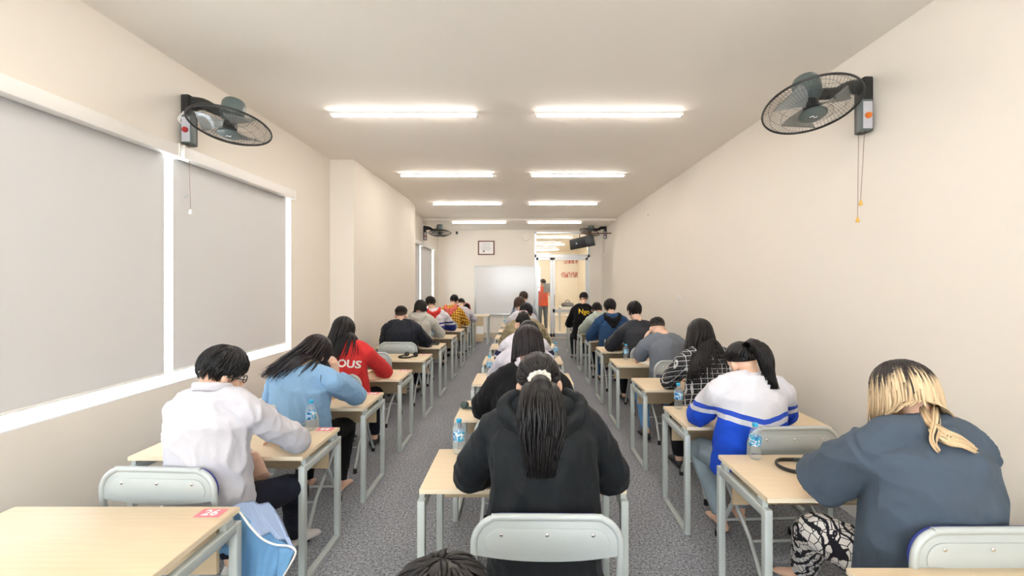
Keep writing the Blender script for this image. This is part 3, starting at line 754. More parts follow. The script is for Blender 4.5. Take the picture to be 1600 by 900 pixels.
    # ---- hair, pushed out of the clothed body
    cp, cr = spline(chain, rads, 4)
    balls = [(c, Vector((r[0]+.012, r[1]+.016, .09))) for c, r in zip(cp, cr)]
    for (sh, el) in ((shl, ell_), (shr, elr)):
        for u in (0, .25, .5): balls.append((sh.lerp(el, u), Vector((.085+bu*.8,)*3)))
    balls.append((NBv+Vector((0, -.005, -.045)), Vector((.13, .088+bu*.5, .085+bu*.4))))
    balls.append((NBv.lerp(nk, .6), Vector((.068,)*3)))
    balls.append((H @ Vector((0, -.012, .028)), Vector((.086, .1, .1))*scale))
    if tp.get('hood'): balls.append((NBv+Vector((0, -.11-bu*.6, -.10)), Vector((.13, .065, .11))))
    def push(p):
        for _ in range(2):
            for c, r in balls:
                dv = p-c; e = math.sqrt((dv.x/r.x)**2+(dv.y/r.y)**2+(dv.z/r.z)**2)
                if 1e-6 < e < 1: p = c+dv/e
        return p
    if hair: hair['O'] = O; build_hair(hair, H, root, push, nlock, len(PEOPLE)*13+1)
    if hair and hair['style'] == 'fade':
        fb = MB(); nu, nv = 30, 8; hd_ = hair.get('line', (2.05, 1.6, 1.0))
        for j in range(nv+1):
            for i in range(nu):
                ph = 2*PI*i/nu; tm = thmax(ph, 2.05, 1.60, .9)
                fb.v.append(H @ hpoint(tm*.6+tm*.4*j/nv, ph, .030-.020*(j/nv)))
        for j in range(nv):
            for i in range(nu): fb.f.append((j*nu+i, (j+1)*nu+i, (j+1)*nu+(i+1) % nu, j*nu+(i+1) % nu))
        fb.build('clipped_sides', M['fade'], root, smooth=True)
    return dict(root=root, H=H, R=R, NB=NBv, O=O, shl=shl, shr=shr, nr=nr)

def decal(obj, text, size, x, z, m, name, tilt=0, arc=0, bold=.0):
    "lettering printed on the back of a garment: each point is laid on the cloth from behind"
    cu = bpy.data.curves.new('t', 'FONT'); cu.body = text; cu.size = size; cu.align_x = 'CENTER'; cu.offset = bold; cu.resolution_u = 3
    to = bpy.data.objects.new('t', cu); C.objects.link(to); bpy.context.view_layer.update()
    me = bpy.data.meshes.new_from_object(to.evaluated_get(bpy.context.evaluated_depsgraph_get())); bpy.data.objects.remove(to)
    bm = bmesh.new(); bm.from_mesh(me); bmesh.ops.triangulate(bm, faces=bm.faces)
    bmesh.ops.subdivide_edges(bm, edges=[e for e in bm.edges if e.calc_length() > .012], cuts=3, use_grid_fill=True); bmesh.ops.triangulate(bm, faces=bm.faces)
    sm = obj.data; bv = BVHTree.FromPolygons([v.co for v in sm.vertices], [tuple(p.vertices) for p in sm.polygons])
    ct, st = math.cos(tilt), math.sin(tilt)
    for v in bm.verts:
        u, q = v.co.x, v.co.y; q += -arc*u*u
        X, Z = x+u*ct-q*st, z+u*st+q*ct
        hit = bv.ray_cast(Vector((X, -3, Z)), Vector((0, 1, 0)))
        y = hit[0].y if hit[0] else 0
        v.co = Vector((X, y-.004, Z))
    bm.to_mesh(me); bm.free(); me.materials.clear(); me.materials.append(m)
    o = bpy.data.objects.new(name, me); C.objects.link(o); o.parent = obj.parent; return o
# ---- cloths
K = {}
K['white'] = cloth('white_cotton', (202, 201, 208), .8, var=.02)
K['lav'] = cloth('white_knit', (206, 202, 212), .9, var=.03)
K['black'] = cloth('black_nylon', (20, 25, 29), .62, var=.1, bump=.15)
K['black2'] = cloth('black_cotton', (15, 16, 19), .85)
K['ltblue'] = cloth('light_blue_cotton', (132, 170, 205), .8, var=.06)
K['red'] = cloth('red_cotton', (205, 52, 52), .85)
K['redd'] = cloth('red_fleece', (214, 60, 56), .9)
K['pinkf'] = cloth('coral_fleece', (226, 112, 100), .9)
K['navy'] = cloth('navy_trousers', (20, 24, 38), .85)
K['blk'] = cloth('black_trousers', (16, 17, 20), .85)
K['grey'] = cloth('pale_grey_fleece', (198, 196, 188), .9)
K['slate'] = cloth('slate_cotton', (74, 86, 100), .85, var=.07)
K['gtee'] = cloth('grey_cotton', (112, 118, 128), .85)
K['jean'] = cloth('blue_denim', (84, 132, 178), .85, var=.12)
K['djean'] = cloth('dark_denim', (44, 76, 116), .85, var=.15)
K['pjean'] = cloth('washed_denim', (150, 166, 176), .85, var=.1)
K['char'] = cloth('charcoal_nylon', (46, 48, 54), .6)
K['green'] = cloth('pale_green_nylon', (184, 196, 186), .8)
K['orange'] = cloth('orange_cotton', (232, 96, 62), .85)
K['gtr'] = cloth('grey_trousers', (108, 114, 118), .85)
K['beige'] = cloth('fuzzy_beige_fleece', (158, 146, 116), .95, var=.35, bump=.9, bscale=110)
K['pblue'] = cloth('pale_blue_cotton', (168, 180, 200), .85)
K['maroon'] = cloth('maroon_cotton', (60, 22, 28), .85)
K['ydots'] = plaid('yellow_plaid', (228, 164, 44), (70, 48, 30), 17, .2, (250, 214, 120))
K['bwplaid'] = plaid('black_white_plaid', (34, 34, 38), (205, 205, 205), 24, .12, (110, 110, 112))
K['ele'] = elephant('patterned_trousers')
K['scr'] = cloth('cream_scrunchie_cloth', (226, 220, 206), .9, bump=.8, bscale=120)
K['print'] = mat('white_print', (238, 232, 228), .7); K['gold'] = mat('yellow_print', (236, 200, 40), .7)
K['face'] = mat('face_mask_cloth', (228, 230, 234), .8)
HB = M['hairb']; HBR = M['hairbr']; HP = M['hairp']; HBL = M['hairbl']

def hd(px, ytop, D): return at(px, ytop, D)
PF = {}
# M1 ponytail, black hooded jacket
PF['M1'] = person('M1', 'person from behind in a black hooded jacket, long ponytail in a cream scrunchie', near=2.20, pel=(.09, 1.92), head=hd(842, 553, 2.06), hrot=(14, 0, -4),
    nb=(.085, 1.97, 1.225), bulk=.032, wide=1.06, top=dict(mat=K['black'], hood=K['black'], hs=1.35, w=1.1, hem=.42), scale=1.06, bottom=dict(mat=K['blk']), shirtname='hooded_jacket', amp=.013, freq=6,
    arms=dict(el=(-.255, 2.16, .83), er=(.425, 2.16, .83), wl=(-.06, 2.42, .80), wr=(.22, 2.42, .80)),
    hair=dict(style='pony', mat=HB, L=.41, tie=1.80, spread=.080, fall=(0, -.02, -1), scrunchie=K['scr'], t=.09, w=.010), vox=.007, nlock=330)
# M0, crop at the bottom edge
person('M0', 'dark-haired person whose head top shows at the bottom edge', near=.75, pel=(-.15, .46), head=hd(688, 897, .77), hrot=(12, 0, 0), nb=(-.148, .69, 1.06), top=dict(mat=K['black2']), shirtname='sweatshirt',
    bottom=dict(mat=K['blk']), arms=dict(el=(-.42, .70, .72), er=(.12, .70, .72), wl=(-.26, .93, .66), wr=(-.04, .93, .66)), scale=1.12, hair=dict(style='short', mat=HB, L=.05, t=.13, lift=.16, line=(2.2, 1.7, 1.0)), nlock=600,
    legs=dict(kl=(-.29, .93, .53), kr=(.01, .93, .53), al=(-.28, .87, .09), ar=(0, .87, .09)))
# L2 white shirt with glasses
PF['L2'] = person('L2', 'person in a white shirt and black glasses with short dark hair', near=2.61, pel=(-1.60, 2.34), head=hd(348, 544, 2.36), hrot=(22, -42, 6),
    nb=(-1.56, 2.28, 1.20), bulk=.014, wide=1.0, top=dict(mat=K['white'], collar=K['white'], w=1.04, hem=.46), bottom=dict(mat=K['navy']), shirtname='shirt', amp=.013, freq=9,
    arms=dict(er=(-1.30, 2.64, .83), wr=(-1.48, 2.80, .80), el=(-1.86, 2.50, .83), wl=(-1.50, 2.54, .77), fd_l=(.25, .1, -1), nl=(.3, -1, 0), curl=.4),
    legs=dict(kr=(-1.335, 2.66, .55), ar=(-1.47, 2.93, .12), fr=(-1.40, 3.08, .06), kl=(-1.80, 2.76, .54)), feet='sock',
    hair=dict(style='mid', mat=hairmat('soft_black_hair', (20, 19, 20), (38, 36, 37), rough=.34), L=.075, t=.17, line=(1.72, 1.45, .85), lift=.05), vox=.006, nlock=460)
# L3 light blue shirt
PF['L3'] = person('L3', 'person in a light blue shirt, long dark hair swept over the left shoulder', near=3.61, pel=(-1.66, 3.40), head=hd(492, 527, 3.42), hrot=(38, -12, 10),
    nb=(-1.59, 3.30, 1.13), bulk=.022, wide=1.14, top=dict(mat=K['ltblue'], w=1.06), bottom=dict(mat=K['blk']), shirtname='shirt', amp=.013, freq=7,
    arms=dict(er=(-1.335, 3.66, .83), wr=(-1.47, 3.58, 1.02), fd_r=(-.1, -.05, 1), nr=(.9, -.3, 0), el=(-1.93, 3.55, .83), curl=.45),
    legs=dict(kr=(-1.50, 3.86, .52), ar=(-1.50, 3.72, .10)), feet='bare',
    hair=dict(style='long', mat=HP, L=.38, fall=(-.62, -.30, -.60), t=.12, spread=.22, face=1.0, curl=.16), nlock=300, vox=.007)
# L4 red sweatshirt
PF['L4'] = person('L4', 'person in a red sweatshirt with white lettering and long straight black hair', near=4.68, pel=(-1.72, 4.50), head=hd(537, 498, 4.46), hrot=(22, 10, -3),
    nb=(-1.70, 4.38, 1.17), bulk=.016, wide=1.08, top=dict(mat=K['red'], w=1.03), bottom=dict(mat=K['navy']), shirtname='sweatshirt', amp=.009, freq=7,
    arms=dict(er=(-1.43, 4.74, .82), el=(-1.98, 4.7, .82)),
    hair=dict(style='long', mat=HB, L=.50, fall=(-.26, -.25, -1), t=.16, spread=.045, face=.95, curl=.04), nlock=300)
# L6 black jacket, fade
person('L6', 'person in a black jacket with faded short hair by the left wall', near=6.97, pel=(-1.80, 6.85), head=hd(627, 479, 6.84), hrot=(10, 0, 0),
    nb=(-1.80, 6.74, 1.165), bulk=.030, wide=1.22, top=dict(mat=cloth('dark_quilted_nylon', (30, 34, 44), .6), w=1.1), bottom=dict(mat=K['navy']), shirtname='jacket', amp=.014, freq=10,
    hair=dict(style='fade', mat=HB, L=.05, t=.12, line=(1.35, 1.12, .9)), nlock=200)
# L7 grey hoodie
person('L7', 'person in a pale grey hoodie with long black hair', near=8.17, pel=(-1.84, 7.96), head=hd(657, 470, 7.98), hrot=(20, 0, 0),
    nb=(-1.80, 7.88, 1.19), bulk=.040, wide=1.1, top=dict(mat=K['grey'], hood=True, w=1.04), bottom=dict(mat=K['blk']), shirtname='hoodie', amp=.012, freq=7,
    hair=dict(style='long', mat=HB, L=.20, fall=(0, -.05, -1), t=.13, spread=.08, face=1.0), nlock=150)
# L8
m8 = bands('white_navy_track_cloth', [(9, (226, 224, 232)), (.93, (44, 58, 140)), (.90, (226, 224, 232)), (.86, (40, 56, 130))], .15)
person('L8', 'person with a red hood over a white jacket with navy striped sleeve', near=9.35, pel=(-1.78, 9.14), head=hd(673, 464, 9.14), hrot=(20, -5, -6),
    nb=(-1.77, 9.04, 1.20), bulk=.03, wide=1.12, top=dict(mat=m8, hood=K['redd']), bottom=dict(mat=K['navy']), shirtname='jacket', amp=.012, freq=7,
    hair=dict(style='short', mat=HB, L=.07, t=.20, line=(2.1, 1.75, 1.0)), nlock=160)
# L9
person('L9', 'person in a yellow plaid shirt with a coral hood at the far left desks', near=10.5, pel=(-1.62, 10.3), head=hd(710, 461, 10.34), hrot=(14, -10, 0),
    nb=(-1.62, 10.20, 1.20), bulk=.035, wide=1.1, top=dict(mat=K['ydots'], hood=K['pinkf']), bottom=dict(mat=K['blk']), shirtname='plaid_shirt', amp=.010, freq=7,
    hair=dict(style='short', mat=HB, L=.06, t=.12), nlock=120, vox=.010)
person('L10', 'person in white bent low behind the yellow plaid shirt', near=11.5, pel=(-1.50, 11.3), head=(-1.55, 11.42, 1.34), hrot=(35, 0, 0),
    nb=(-1.52, 11.22, 1.12), bulk=.02, top=dict(mat=K['lav']), bottom=dict(mat=K['blk']), shirtname='shirt', hair=dict(style='short', mat=HB), nlock=80, vox=.010)
# M2
person('M2', 'person in a black jacket with pale collar, shoulder-length dark hair, second centre desk', near=3.32, pel=(.0, 3.14), head=hd(825, 513, 3.17), hrot=(24, 4, 0),
    nb=(.035, 3.06, 1.17), bulk=.034, wide=1.14, top=dict(mat=K['black2'], collar=K['lav'], w=1.08), bottom=dict(mat=K['blk']), shirtname='jacket', amp=.011, freq=7,
    arms=dict(el=(-.29, 3.32, .83), er=(.33, 3.32, .83)),
    hair=dict(style='long', mat=HP, L=.19, fall=(0, -.05, -1), t=.15, spread=.05, face=.95), nlock=300)
person('M3', 'person in a plain white top with black hair, third centre desk', near=4.47, pel=(.0, 4.22), head=hd(826, 504, 4.38), hrot=(32, 0, 0),
    nb=(.02, 4.22, 1.13), bulk=.014, wide=1.12, top=dict(mat=K['lav']), bottom=dict(mat=K['navy']), shirtname='sweater', amp=.009, freq=7,
    hair=dict(style='long', mat=HB, L=.16, fall=(0, 0, -1), t=.12, spread=.05), nlock=200)
m4 = bands('white_navy_jacket_cloth', [(9, (222, 220, 230)), (.90, (34, 42, 84)), (.83, (222, 220, 230)), (.80, (30, 36, 70))], .15)
person('M4', 'person in a white and navy jacket with a pink hair clip, fourth centre desk', near=5.64, pel=(.0, 5.4), head=hd(817, 491, 5.52), hrot=(30, 0, 4),
    nb=(.02, 5.36, 1.12), bulk=.026, wide=1.1, top=dict(mat=m4), bottom=dict(mat=K['grey']), shirtname='jacket', amp=.010, freq=7,
    hair=dict(style='pony', mat=HB, L=.22, tie=1.0, spread=.05, scrunchie=mat('pink_hair_clip', (226, 170, 180), .4)), nlock=200)
person('M5', 'person in a fuzzy beige coat with short black hair, fifth centre desk', near=6.90, pel=(.03, 6.66), head=hd(822, 475, 6.74), hrot=(22, 0, 0),
    nb=(.03, 6.58, 1.18), bulk=.045, wide=1.1, top=dict(mat=K['beige'], w=1.05), bottom=dict(mat=K['maroon']), shirtname='coat', amp=.02, freq=22,
    hair=dict(style='mid', mat=hairmat('blue_black_hair', (14, 15, 20), (26, 26, 34)), L=.08, t=.17, line=(2.1, 1.8, 1.0)), nlock=160)
person('M6', 'brown-haired person in a white top, sixth centre desk', near=8.10, pel=(.0, 7.88), head=hd(812, 465, 8.0), hrot=(20, 8, -4),
    nb=(.0, 7.82, 1.23), bulk=.02, top=dict(mat=K['white']), bottom=dict(mat=K['navy']), shirtname='shirt', amp=.008,
    hair=dict(style='long', mat=HBR, L=.14, fall=(0, 0, -1), t=.10, spread=.04), nlock=130)
person('M8', 'dark brown-haired person in pale blue nearest the whiteboard', near=10.4, pel=(.02, 10.16), head=hd(818, 456, 10.2), hrot=(14, -5, 3),
    nb=(.02, 10.06, 1.28), bulk=.02, top=dict(mat=K['pblue']), bottom=dict(mat=K['navy']), shirtname='shirt', amp=.008,
    hair=dict(style='short', mat=HBR, L=.08, t=.16, line=(2.2, 1.75, 1.0)), nlock=120, vox=.010)
# R1 blonde
PF['R1'] = person('R1', 'person in a slate T-shirt with blonde hair and dark roots, patterned trousers', near=2.11, pel=(1.60, 1.82), head=hd(1411, 572, 1.95), hrot=(20, 6, 2),
    nb=(1.61, 1.83, 1.175), bulk=.036, wide=1.14, top=dict(mat=K['slate'], sleeve='short', sf=.93, w=1.16, hem=.44), bottom=dict(mat=K['ele'], w=1.12, len=.86), shirtname='t_shirt', amp=.015, freq=6,
    arms=dict(el=(1.325, 2.07, .83), er=(1.93, 2.10, .83), wl=(1.46, 2.32, .795), wr=(1.76, 2.34, .795)), feet='bare',
    legs=dict(kl=(1.345, 2.10, .60), al=(1.43, 2.34, .26), fl=(1.38, 2.47, .19), kr=(1.78, 2.20, .54)),
    hair=dict(style='bob', mat=HBL, L=.18, fall=(.05, -.02, -1), t=.17, spread=.10, face=.75, curl=.10, w=.010, gather=.15, tstop=1.4, extra=[((at(1445, 645, 1.84), at(1456, 668, 1.76), at(1478, 683, 1.70), at(1500, 690, 1.69), at(1524, 704, 1.69)), 70, .034, .016), ((at(1462, 640, 1.84), at(1462, 668, 1.74), at(1458, 690, 1.69), at(1466, 704, 1.68)), 26, .022, .010)]), vox=.007, nlock=520)
# R2 track jacket
trk = bands('white_blue_track_cloth', [(9, (214, 214, 221)), (.925, (48, 84, 200)), (.893, (214, 214, 221)), (.860, (28, 78, 205))], .20)
PF['R2'] = person('R2', 'person in a white and royal blue striped track jacket with a black ponytail', near=3.146, pel=(1.45, 2.95), head=hd(1160, 537, 3.02), hrot=(30, 16, -8),
    nb=(1.455, 2.90, 1.15), bulk=.026, wide=1.16, top=dict(mat=trk, w=1.04), bottom=dict(mat=K['pjean']), shirtname='track_jacket', amp=.010, freq=7,
    arms=dict(el=(1.22, 3.15, .83), er=(1.80, 3.15, .83)), feet='bare', legs=dict(al=(1.40, 3.20, .09), kl=(1.30, 3.36, .52)),
    hair=dict(style='pony', mat=HB, L=.37, tie=1.0, spread=.048, taper=.6, fall=(.10, .0, -1), t=.10), nlock=300)
# R3 plaid
PF['R3'] = person('R3', 'person in black and white plaid with very long wavy black hair', near=4.23, pel=(1.60, 3.92), head=hd(1094, 502, 4.06), hrot=(22, -4, 0),
    nb=(1.60, 3.93, 1.17), bulk=.024, wide=1.10, top=dict(mat=K['bwplaid'], w=1.04), bottom=dict(mat=K['blk']), shirtname='plaid_shirt', amp=.009, freq=7,
    arms=dict(el=(1.36, 4.23, .83)),
    hair=dict(style='long', mat=HB, L=.52, fall=(-.14, -.25, -1), t=.16, spread=.12, face=.9, curl=.18), nlock=380)
# R4 grey tee, head in hands
PF['R4'] = person('R4', 'person in a grey T-shirt resting his head in both hands', near=5.45, pel=(1.66, 5.22), head=hd(1027, 497, 5.42), hrot=(38, 0, 0),
    nb=(1.63, 5.26, 1.14), bulk=.016, wide=1.12, top=dict(mat=K['gtee'], sleeve='short', sf=.72), bottom=dict(mat=K['jean']), shirtname='t_shirt', amp=.009, freq=6,
    arms=dict(el=(1.375, 5.50, .80), wl=(1.46, 5.48, 1.02), er=(1.92, 5.50, .80), wr=(1.755, 5.48, 1.03), fd_l=(.25, -.1, 1), fd_r=(-.1, -.2, 1), nl=(-1, 0, .2), nr=(1, 0, .2), curl=.25),
    legs=dict(kl=(1.40, 5.42, .50), al=(1.36, 5.02, .10), fl=(1.34, 5.18, .05)),
    hair=dict(style='fade', mat=HB, L=.05, t=.12, line=(1.55, 1.25, .95)), nlock=220)
person('R5', 'person in a charcoal padded jacket with thick black hair, right column', near=6.54, pel=(1.62, 6.30), head=hd(991, 472, 6.42), hrot=(12, 0, 0),
    nb=(1.61, 6.28, 1.19), bulk=.038, wide=1.14, top=dict(mat=K['char'], w=1.06, neck=.02), bottom=dict(mat=K['blk']), shirtname='jacket', amp=.012, freq=7,
    arms=dict(el=(1.27, 6.58, .83)), hair=dict(style='mid', mat=HB, L=.08, t=.17, line=(2.25, 1.8, 1.0)), nlock=200)
person('R6', 'person in a blue denim jacket with a black hood down', near=7.76, pel=(1.50, 7.62), head=hd(953, 468, 7.62), hrot=(14, 0, 0),
    nb=(1.47, 7.50, 1.20), bulk=.036, wide=1.16, top=dict(mat=K['djean'], hood=K['black2'], w=1.05), bottom=dict(mat=K['djean']), shirtname='denim_jacket', amp=.010, freq=8,
    hair=dict(style='mid', mat=HB, L=.08, t=.20, line=(2.3, 1.9, 1.0)), nlock=200)
person('R7', 'person in a pale green jacket with black hair beyond the denim jacket', near=8.9, pel=(1.52, 8.66), head=hd(932, 474, 8.74), hrot=(28, 0, 6),
    nb=(1.48, 8.60, 1.15), bulk=.032, wide=1.12, top=dict(mat=K['green'], hood=True), bottom=dict(mat=K['navy']), shirtname='jacket', amp=.012,
    hair=dict(style='mid', mat=HB, L=.08, t=.2, line=(2.2, 1.8, 1.0)), nlock=140, vox=.009)
PF['R8'] = person('R8', 'person in a black sweatshirt with yellow lettering nearest the glass door', near=10.1, pel=(1.28, 9.9), head=hd(912, 457, 10.0), hrot=(6, 0, 0),
    nb=(1.30, 9.90, 1.26), bulk=.016, top=dict(mat=K['black2']), bottom=dict(mat=K['navy']), shirtname='sweatshirt', amp=.006,
    hair=dict(style='short', mat=HB, L=.06, t=.14, line=(1.7, 1.45, 1.0)), nlock=120, vox=.009)
# standing person beyond the glass
person('HALL', 'standing person in an orange shirt and grey trousers beyond the glass door', pel=(.70, 16.1), seat=.93, head=(.70, 16.12, 1.86), hrot=(5, 60, 0), nb=(.70, 16.08, 1.585), near=16.3, top=dict(mat=K['orange'], sleeve='short', sf=.7, hem=.90), shirtname='t_shirt',
    bottom=dict(mat=K['gtr']), arms=dict(el=(.44, 16.2, 1.28), er=(.96, 16.15, 1.28), wl=(.50, 15.96, 1.42), wr=(.88, 15.95, 1.40)),
    legs=dict(kl=(.60, 16.12, .53), kr=(.81, 16.14, .53), al=(.60, 16.06, .09), ar=(.82, 16.10, .09)), hair=dict(style='short', mat=HB), nlock=100, vox=.010)
flush()
# printed lettering on garments
x4 = PEOPLE['L4_top']; decal(x4, 'OUS', .098, .085, .955, K['print'], 'lettering', -.16, .6, .003)
x8 = PEOPLE['R8_top']; decal(x8, 'Ngo', .14, .03, 1.075, K['gold'], 'lettering', -.05, 0, .001)
# glasses of the student in white
def glasses(pf):
    H = pf['H']; g = MB()
    for s_ in (-1, 1):
        pts = [H @ Vector((s_*.033+.025*math.cos(a)*1.05, .102, .001+.019*math.sin(a))) for a in [2*PI*k/16 for k in range(17)]]
        g.tube(pts, .0027, 6)
        g.tube([H @ Vector((s_*.060, .100, .006)), H @ Vector((s_*.088, .085, .006)), H @ Vector((s_*.094, .0, .002)), H @ Vector((s_*.092, -.018, -.012))], .0028, 6)
    g.tube([H @ Vector((-.008, .104, .004)), H @ Vector((.008, .104, .004))], .0025, 6)
    o = g.build('glasses', M['black'], pf['root'], smooth=True)
glasses(PF['L2'])
def face_mask(pf):
    H = pf['H']; g = MB(); nu, nv = 14, 9; V_ = []
    for k in (0, 1):
        for j in range(nv+1):
            for i in range(nu+1):
                a = math.radians(-72+144*i/nu); b2 = -1+2*j/nv; rr = 1+.03*k+.10*(1-abs(b2))*math.cos(a)
                g.v.append(H @ Vector((.068*rr*math.sin(a), .036+.062*rr*math.cos(a), -.055+.048*b2)))
    n = (nu+1)*(nv+1)
    for j in range(nv):
        for i in range(nu): a = j*(nu+1)+i; g.f.append((a, a+nu+1, a+nu+2, a+1)); g.f.append((n+a, n+a+1, n+a+nu+2, n+a+nu+1))
    o = g.build('face_mask', K['face'], pf['root'], smooth=True)
    for s_ in (-1, 1):
        for z_ in (-.012, -.095):
            MB().tube([H @ Vector((s_*.064, .055, z_)), H @ Vector((s_*.084, .015, (z_-.03)/2)), H @ Vector((s_*.092, -.014, -.02))], .0022, 5, smooth=3).build('ear_loop', K['face'], o, smooth=True)
face_mask(PF['M1']); face_mask(PF['R2'])

# ------------------------------------------------------------------ props
def place(o, loc, rz, label, cat, group=None): o.location = loc; o.rotation_euler.z = rz; return tag(o, label, cat, group)
# water bottles
lab = mat('bottle_label', (70, 150, 205), .4); tt = NT(lab); o_, x_, y_, z_ = tt.obj()
n_ = tt.n('ShaderNodeTexNoise'); n_.inputs['Scale'].default_value = 32; tt.nt.links.new(o_, n_.inputs[0])
r_ = tt.n('ShaderNodeValToRGB'); r_.color_ramp.interpolation = 'CONSTANT'; e = r_.color_ramp.elements
e[0].position = 0; e[0].color = (*lin((36, 90, 170)), 1); e[1].position = .42; e[1].color = (*lin((40, 160, 200)), 1)
for p_, c_ in ((.52, (226, 238, 242)), (.58, (150, 150, 205)), (.64, (70, 170, 190))): q = e.new(p_); q.color = (*lin(c_), 1)
tt.nt.links.new(n_.outputs[0], r_.inputs[0]); tt.nt.links.new(r_.outputs[0], tt.b.inputs['Base Color'])
M['pet'] = clear('clear_bottle_plastic', (.90, .93, .95), .12, 1.35)
M['cap'] = mat('blue_cap', (40, 160, 205), .4)
def make_bottle():
    o = empty('water_bottle'); pr = [(.026, 0), (.031, .006), (.032, .02), (.030, .026), (.032, .034), (.030, .042), (.032, .05), (.0295, .058), (.031, .068), (.0325, .078), (.0325, .128), (.031, .138), (.026, .155), (.017, .172), (.0125, .18), (.0125, .186)]
    MB().lathe(pr, 20).build('bottle_body', M['pet'], o, smooth=True, angle=1.2)
    MB().lathe([(.0329, .078), (.0332, .080), (.0332, .128), (.0329, .130)], 20).build('label', lab, o, smooth=True, angle=1)
    MB().lathe([(.0155, .182), (.016, .184), (.016, .199), (.014, .202)], 16).build('cap', M['cap'], o, smooth=True, angle=.8)
    return o
b0 = make_bottle(); bf = [True]
for px, py, D, lb in ((717, 709, 2.66, 'beside the ponytailed student in the black hooded jacket'), (486, 674, 3.08, 'beside the student in white with glasses'),
                      (1180, 720, 2.58, 'on the desk of the blonde student'), (1060, 636, 3.60, 'on the desk of the track jacket student'),
                      (765, 580, 4.95, 'on the left of the third centre desk'), (868, 556, 6.05, 'on the right of the fourth centre desk'),
                      (978, 557, 5.88, 'on the desk of the grey T-shirt student'), (674, 530, 7.95, 'on the desk of the short-haired student in black jacket'),
                      (728, 505, 10.9, 'beside the yellow plaid student'), (789, 500, 10.8, 'on the desk before the whiteboard')):
    b_ = b0 if bf[0] else copy_tree(b0); bf[0] = False
    D = min(D, 10.9); X = (px-VX)*D/F
    place(b_, (X, D, .7505), random.uniform(0, 6), 'small water bottle with blue cap '+lb, 'bottle', 'water bottles on the desks')
# number stickers on the far aisle corner of the desks
def sticker(x, y, label, text=None):
    o = empty('number_sticker', (x, y, .7502))
    MB().box(-.055, .055, -.036, .036, 0, .0008).build('sticker_sheet', M['pink'], o)
    cu = bpy.data.curves.new('t', 'FONT'); cu.body = text or ''; cu.size = .066; cu.align_x = 'CENTER'; cu.align_y = 'CENTER'; cu.offset = .0008; cu.extrude = .0004
    if text:
        to = bpy.data.objects.new('t', cu); C.objects.link(to); bpy.context.view_layer.update()
        me = bpy.data.meshes.new_from_object(to.evaluated_get(bpy.context.evaluated_depsgraph_get())); bpy.data.objects.remove(to)
        me.materials.clear(); me.materials.append(M['paper']); q = bpy.data.objects.new('number', me); C.objects.link(q); q.parent = o; q.location = (0, 0, .0016)
    else:
        MB().box(-.028, -.004, -.018, .018, .0008, .0014).build('digit', M['paper'], o); MB().box(.004, .028, -.018, .018, .0008, .0014).build('digit', M['paper'], o)
    return tag(o, label, 'sticker', 'pink number stickers')
sticker(-1.350, 1.50+.470, 'pink and white sticker numbered 26 on the bottom left desk', '26')
for k in ('L2', 'L3', 'L4', 'L5'):
    x, y = NEAR[k]; sticker(x+.42, y+.485, 'pink number sticker on the desk '+('with headphones behind an empty chair' if k == 'L5' else 'of '+WHO[k]))
x, y = NEAR['M2']; sticker(x+.42, y+.485, 'pink number sticker on the desk of '+WHO['M2'])
# answer sheets
def sheet(x, y, rz, label, w_=.15, h_=.21):
    o = MB().box(-w_/2, w_/2, -h_/2, h_/2, 0, .0012).build('paper_sheet', M['paper']); return place(o, (x, y, .7503), rz, label, 'paper')
sheet(-1.50, 2.98, .5, 'white answer sheet by the elbow of the student in white')
sheet(-1.40, 2.78, -.9, 'small torn white paper beside a bottle, student in white', .03, .07)
sheet(-1.43, 3.90, .3, 'white paper scrap on the desk of the light blue student', .07, .06)
sheet(-1.50, 4.98, .2, 'white paper on the desk of the red sweatshirt student', .10, .12)
sheet(1.55, 5.62, .4, 'white answer sheet under the grey T-shirt student')
sheet(1.42, 3.52, .2, 'white answer sheet beside the track jacket student', .16, .2)
sheet(1.62, 2.50, .2, 'white answer sheet behind headphones, blonde student', .16, .2)
# headphones
def headphones(x, y, rz, label, green=False, open_=True):
    o = empty('headphones', (x, y, .752), rz); g = MB()
    pts = [(.075*math.cos(a)-.02, .085*math.sin(a), .014+.0*a) for a in [PI*.5+PI*k/14 for k in range(15)]]
    pts = [(.06, .078, .016)]+pts[0:]+[(.06, -.078, .016)]
    g.tube(pts, [(.006, .011)]*len(pts), 8, 'round').build('headband', M['black'], o, smooth=True)
    for s_ in (-1, 1):
        MB().box(.03, .085, s_*.078-.010, s_*.078+.010, .006, .026).build('slider', M['dkgreen'], o, bevel=.004)
        Mx = Matrix.Translation((.115, s_*.07, .028)) @ Matrix.Rotation(PI/2+s_*.3, 4, 'X') @ Matrix.Scale(1.0, 4)
        e_ = MB().lathe([(.022, -.018), (.030, -.012), (.033, 0), (.030, .010)], 16, Mx).build('ear_cup', M['dkgreen'] if green else M['black'], o, smooth=True, angle=.8)
        MB().lathe([(.030, .010), (.034, .015), (.030, .024), (.02, .024)], 16, Mx).build('ear_cushion', M['black'], e_, smooth=True, angle=.8)
    return tag(o, label, 'headphones', 'headphones on the desks')
headphones(1.465, 2.44, .0, 'black headphones lying open beside the blonde student', True)
headphones(-1.55, 6.02, 1.2, 'black headphones on the desk behind the empty chair')
headphones(-1.50, 7.25, .5, 'dark headphones beside the bottle on the short-haired student desk')
headphones(-.33, 3.60, 2.6, 'green and black headphones at the elbow of second centre student', True)
headphones(-.12, 7.2, .5, 'dark headphones on the fifth centre desk')
headphones(1.38, 9.2, .5, 'black headphones on the desk of the pale green student')
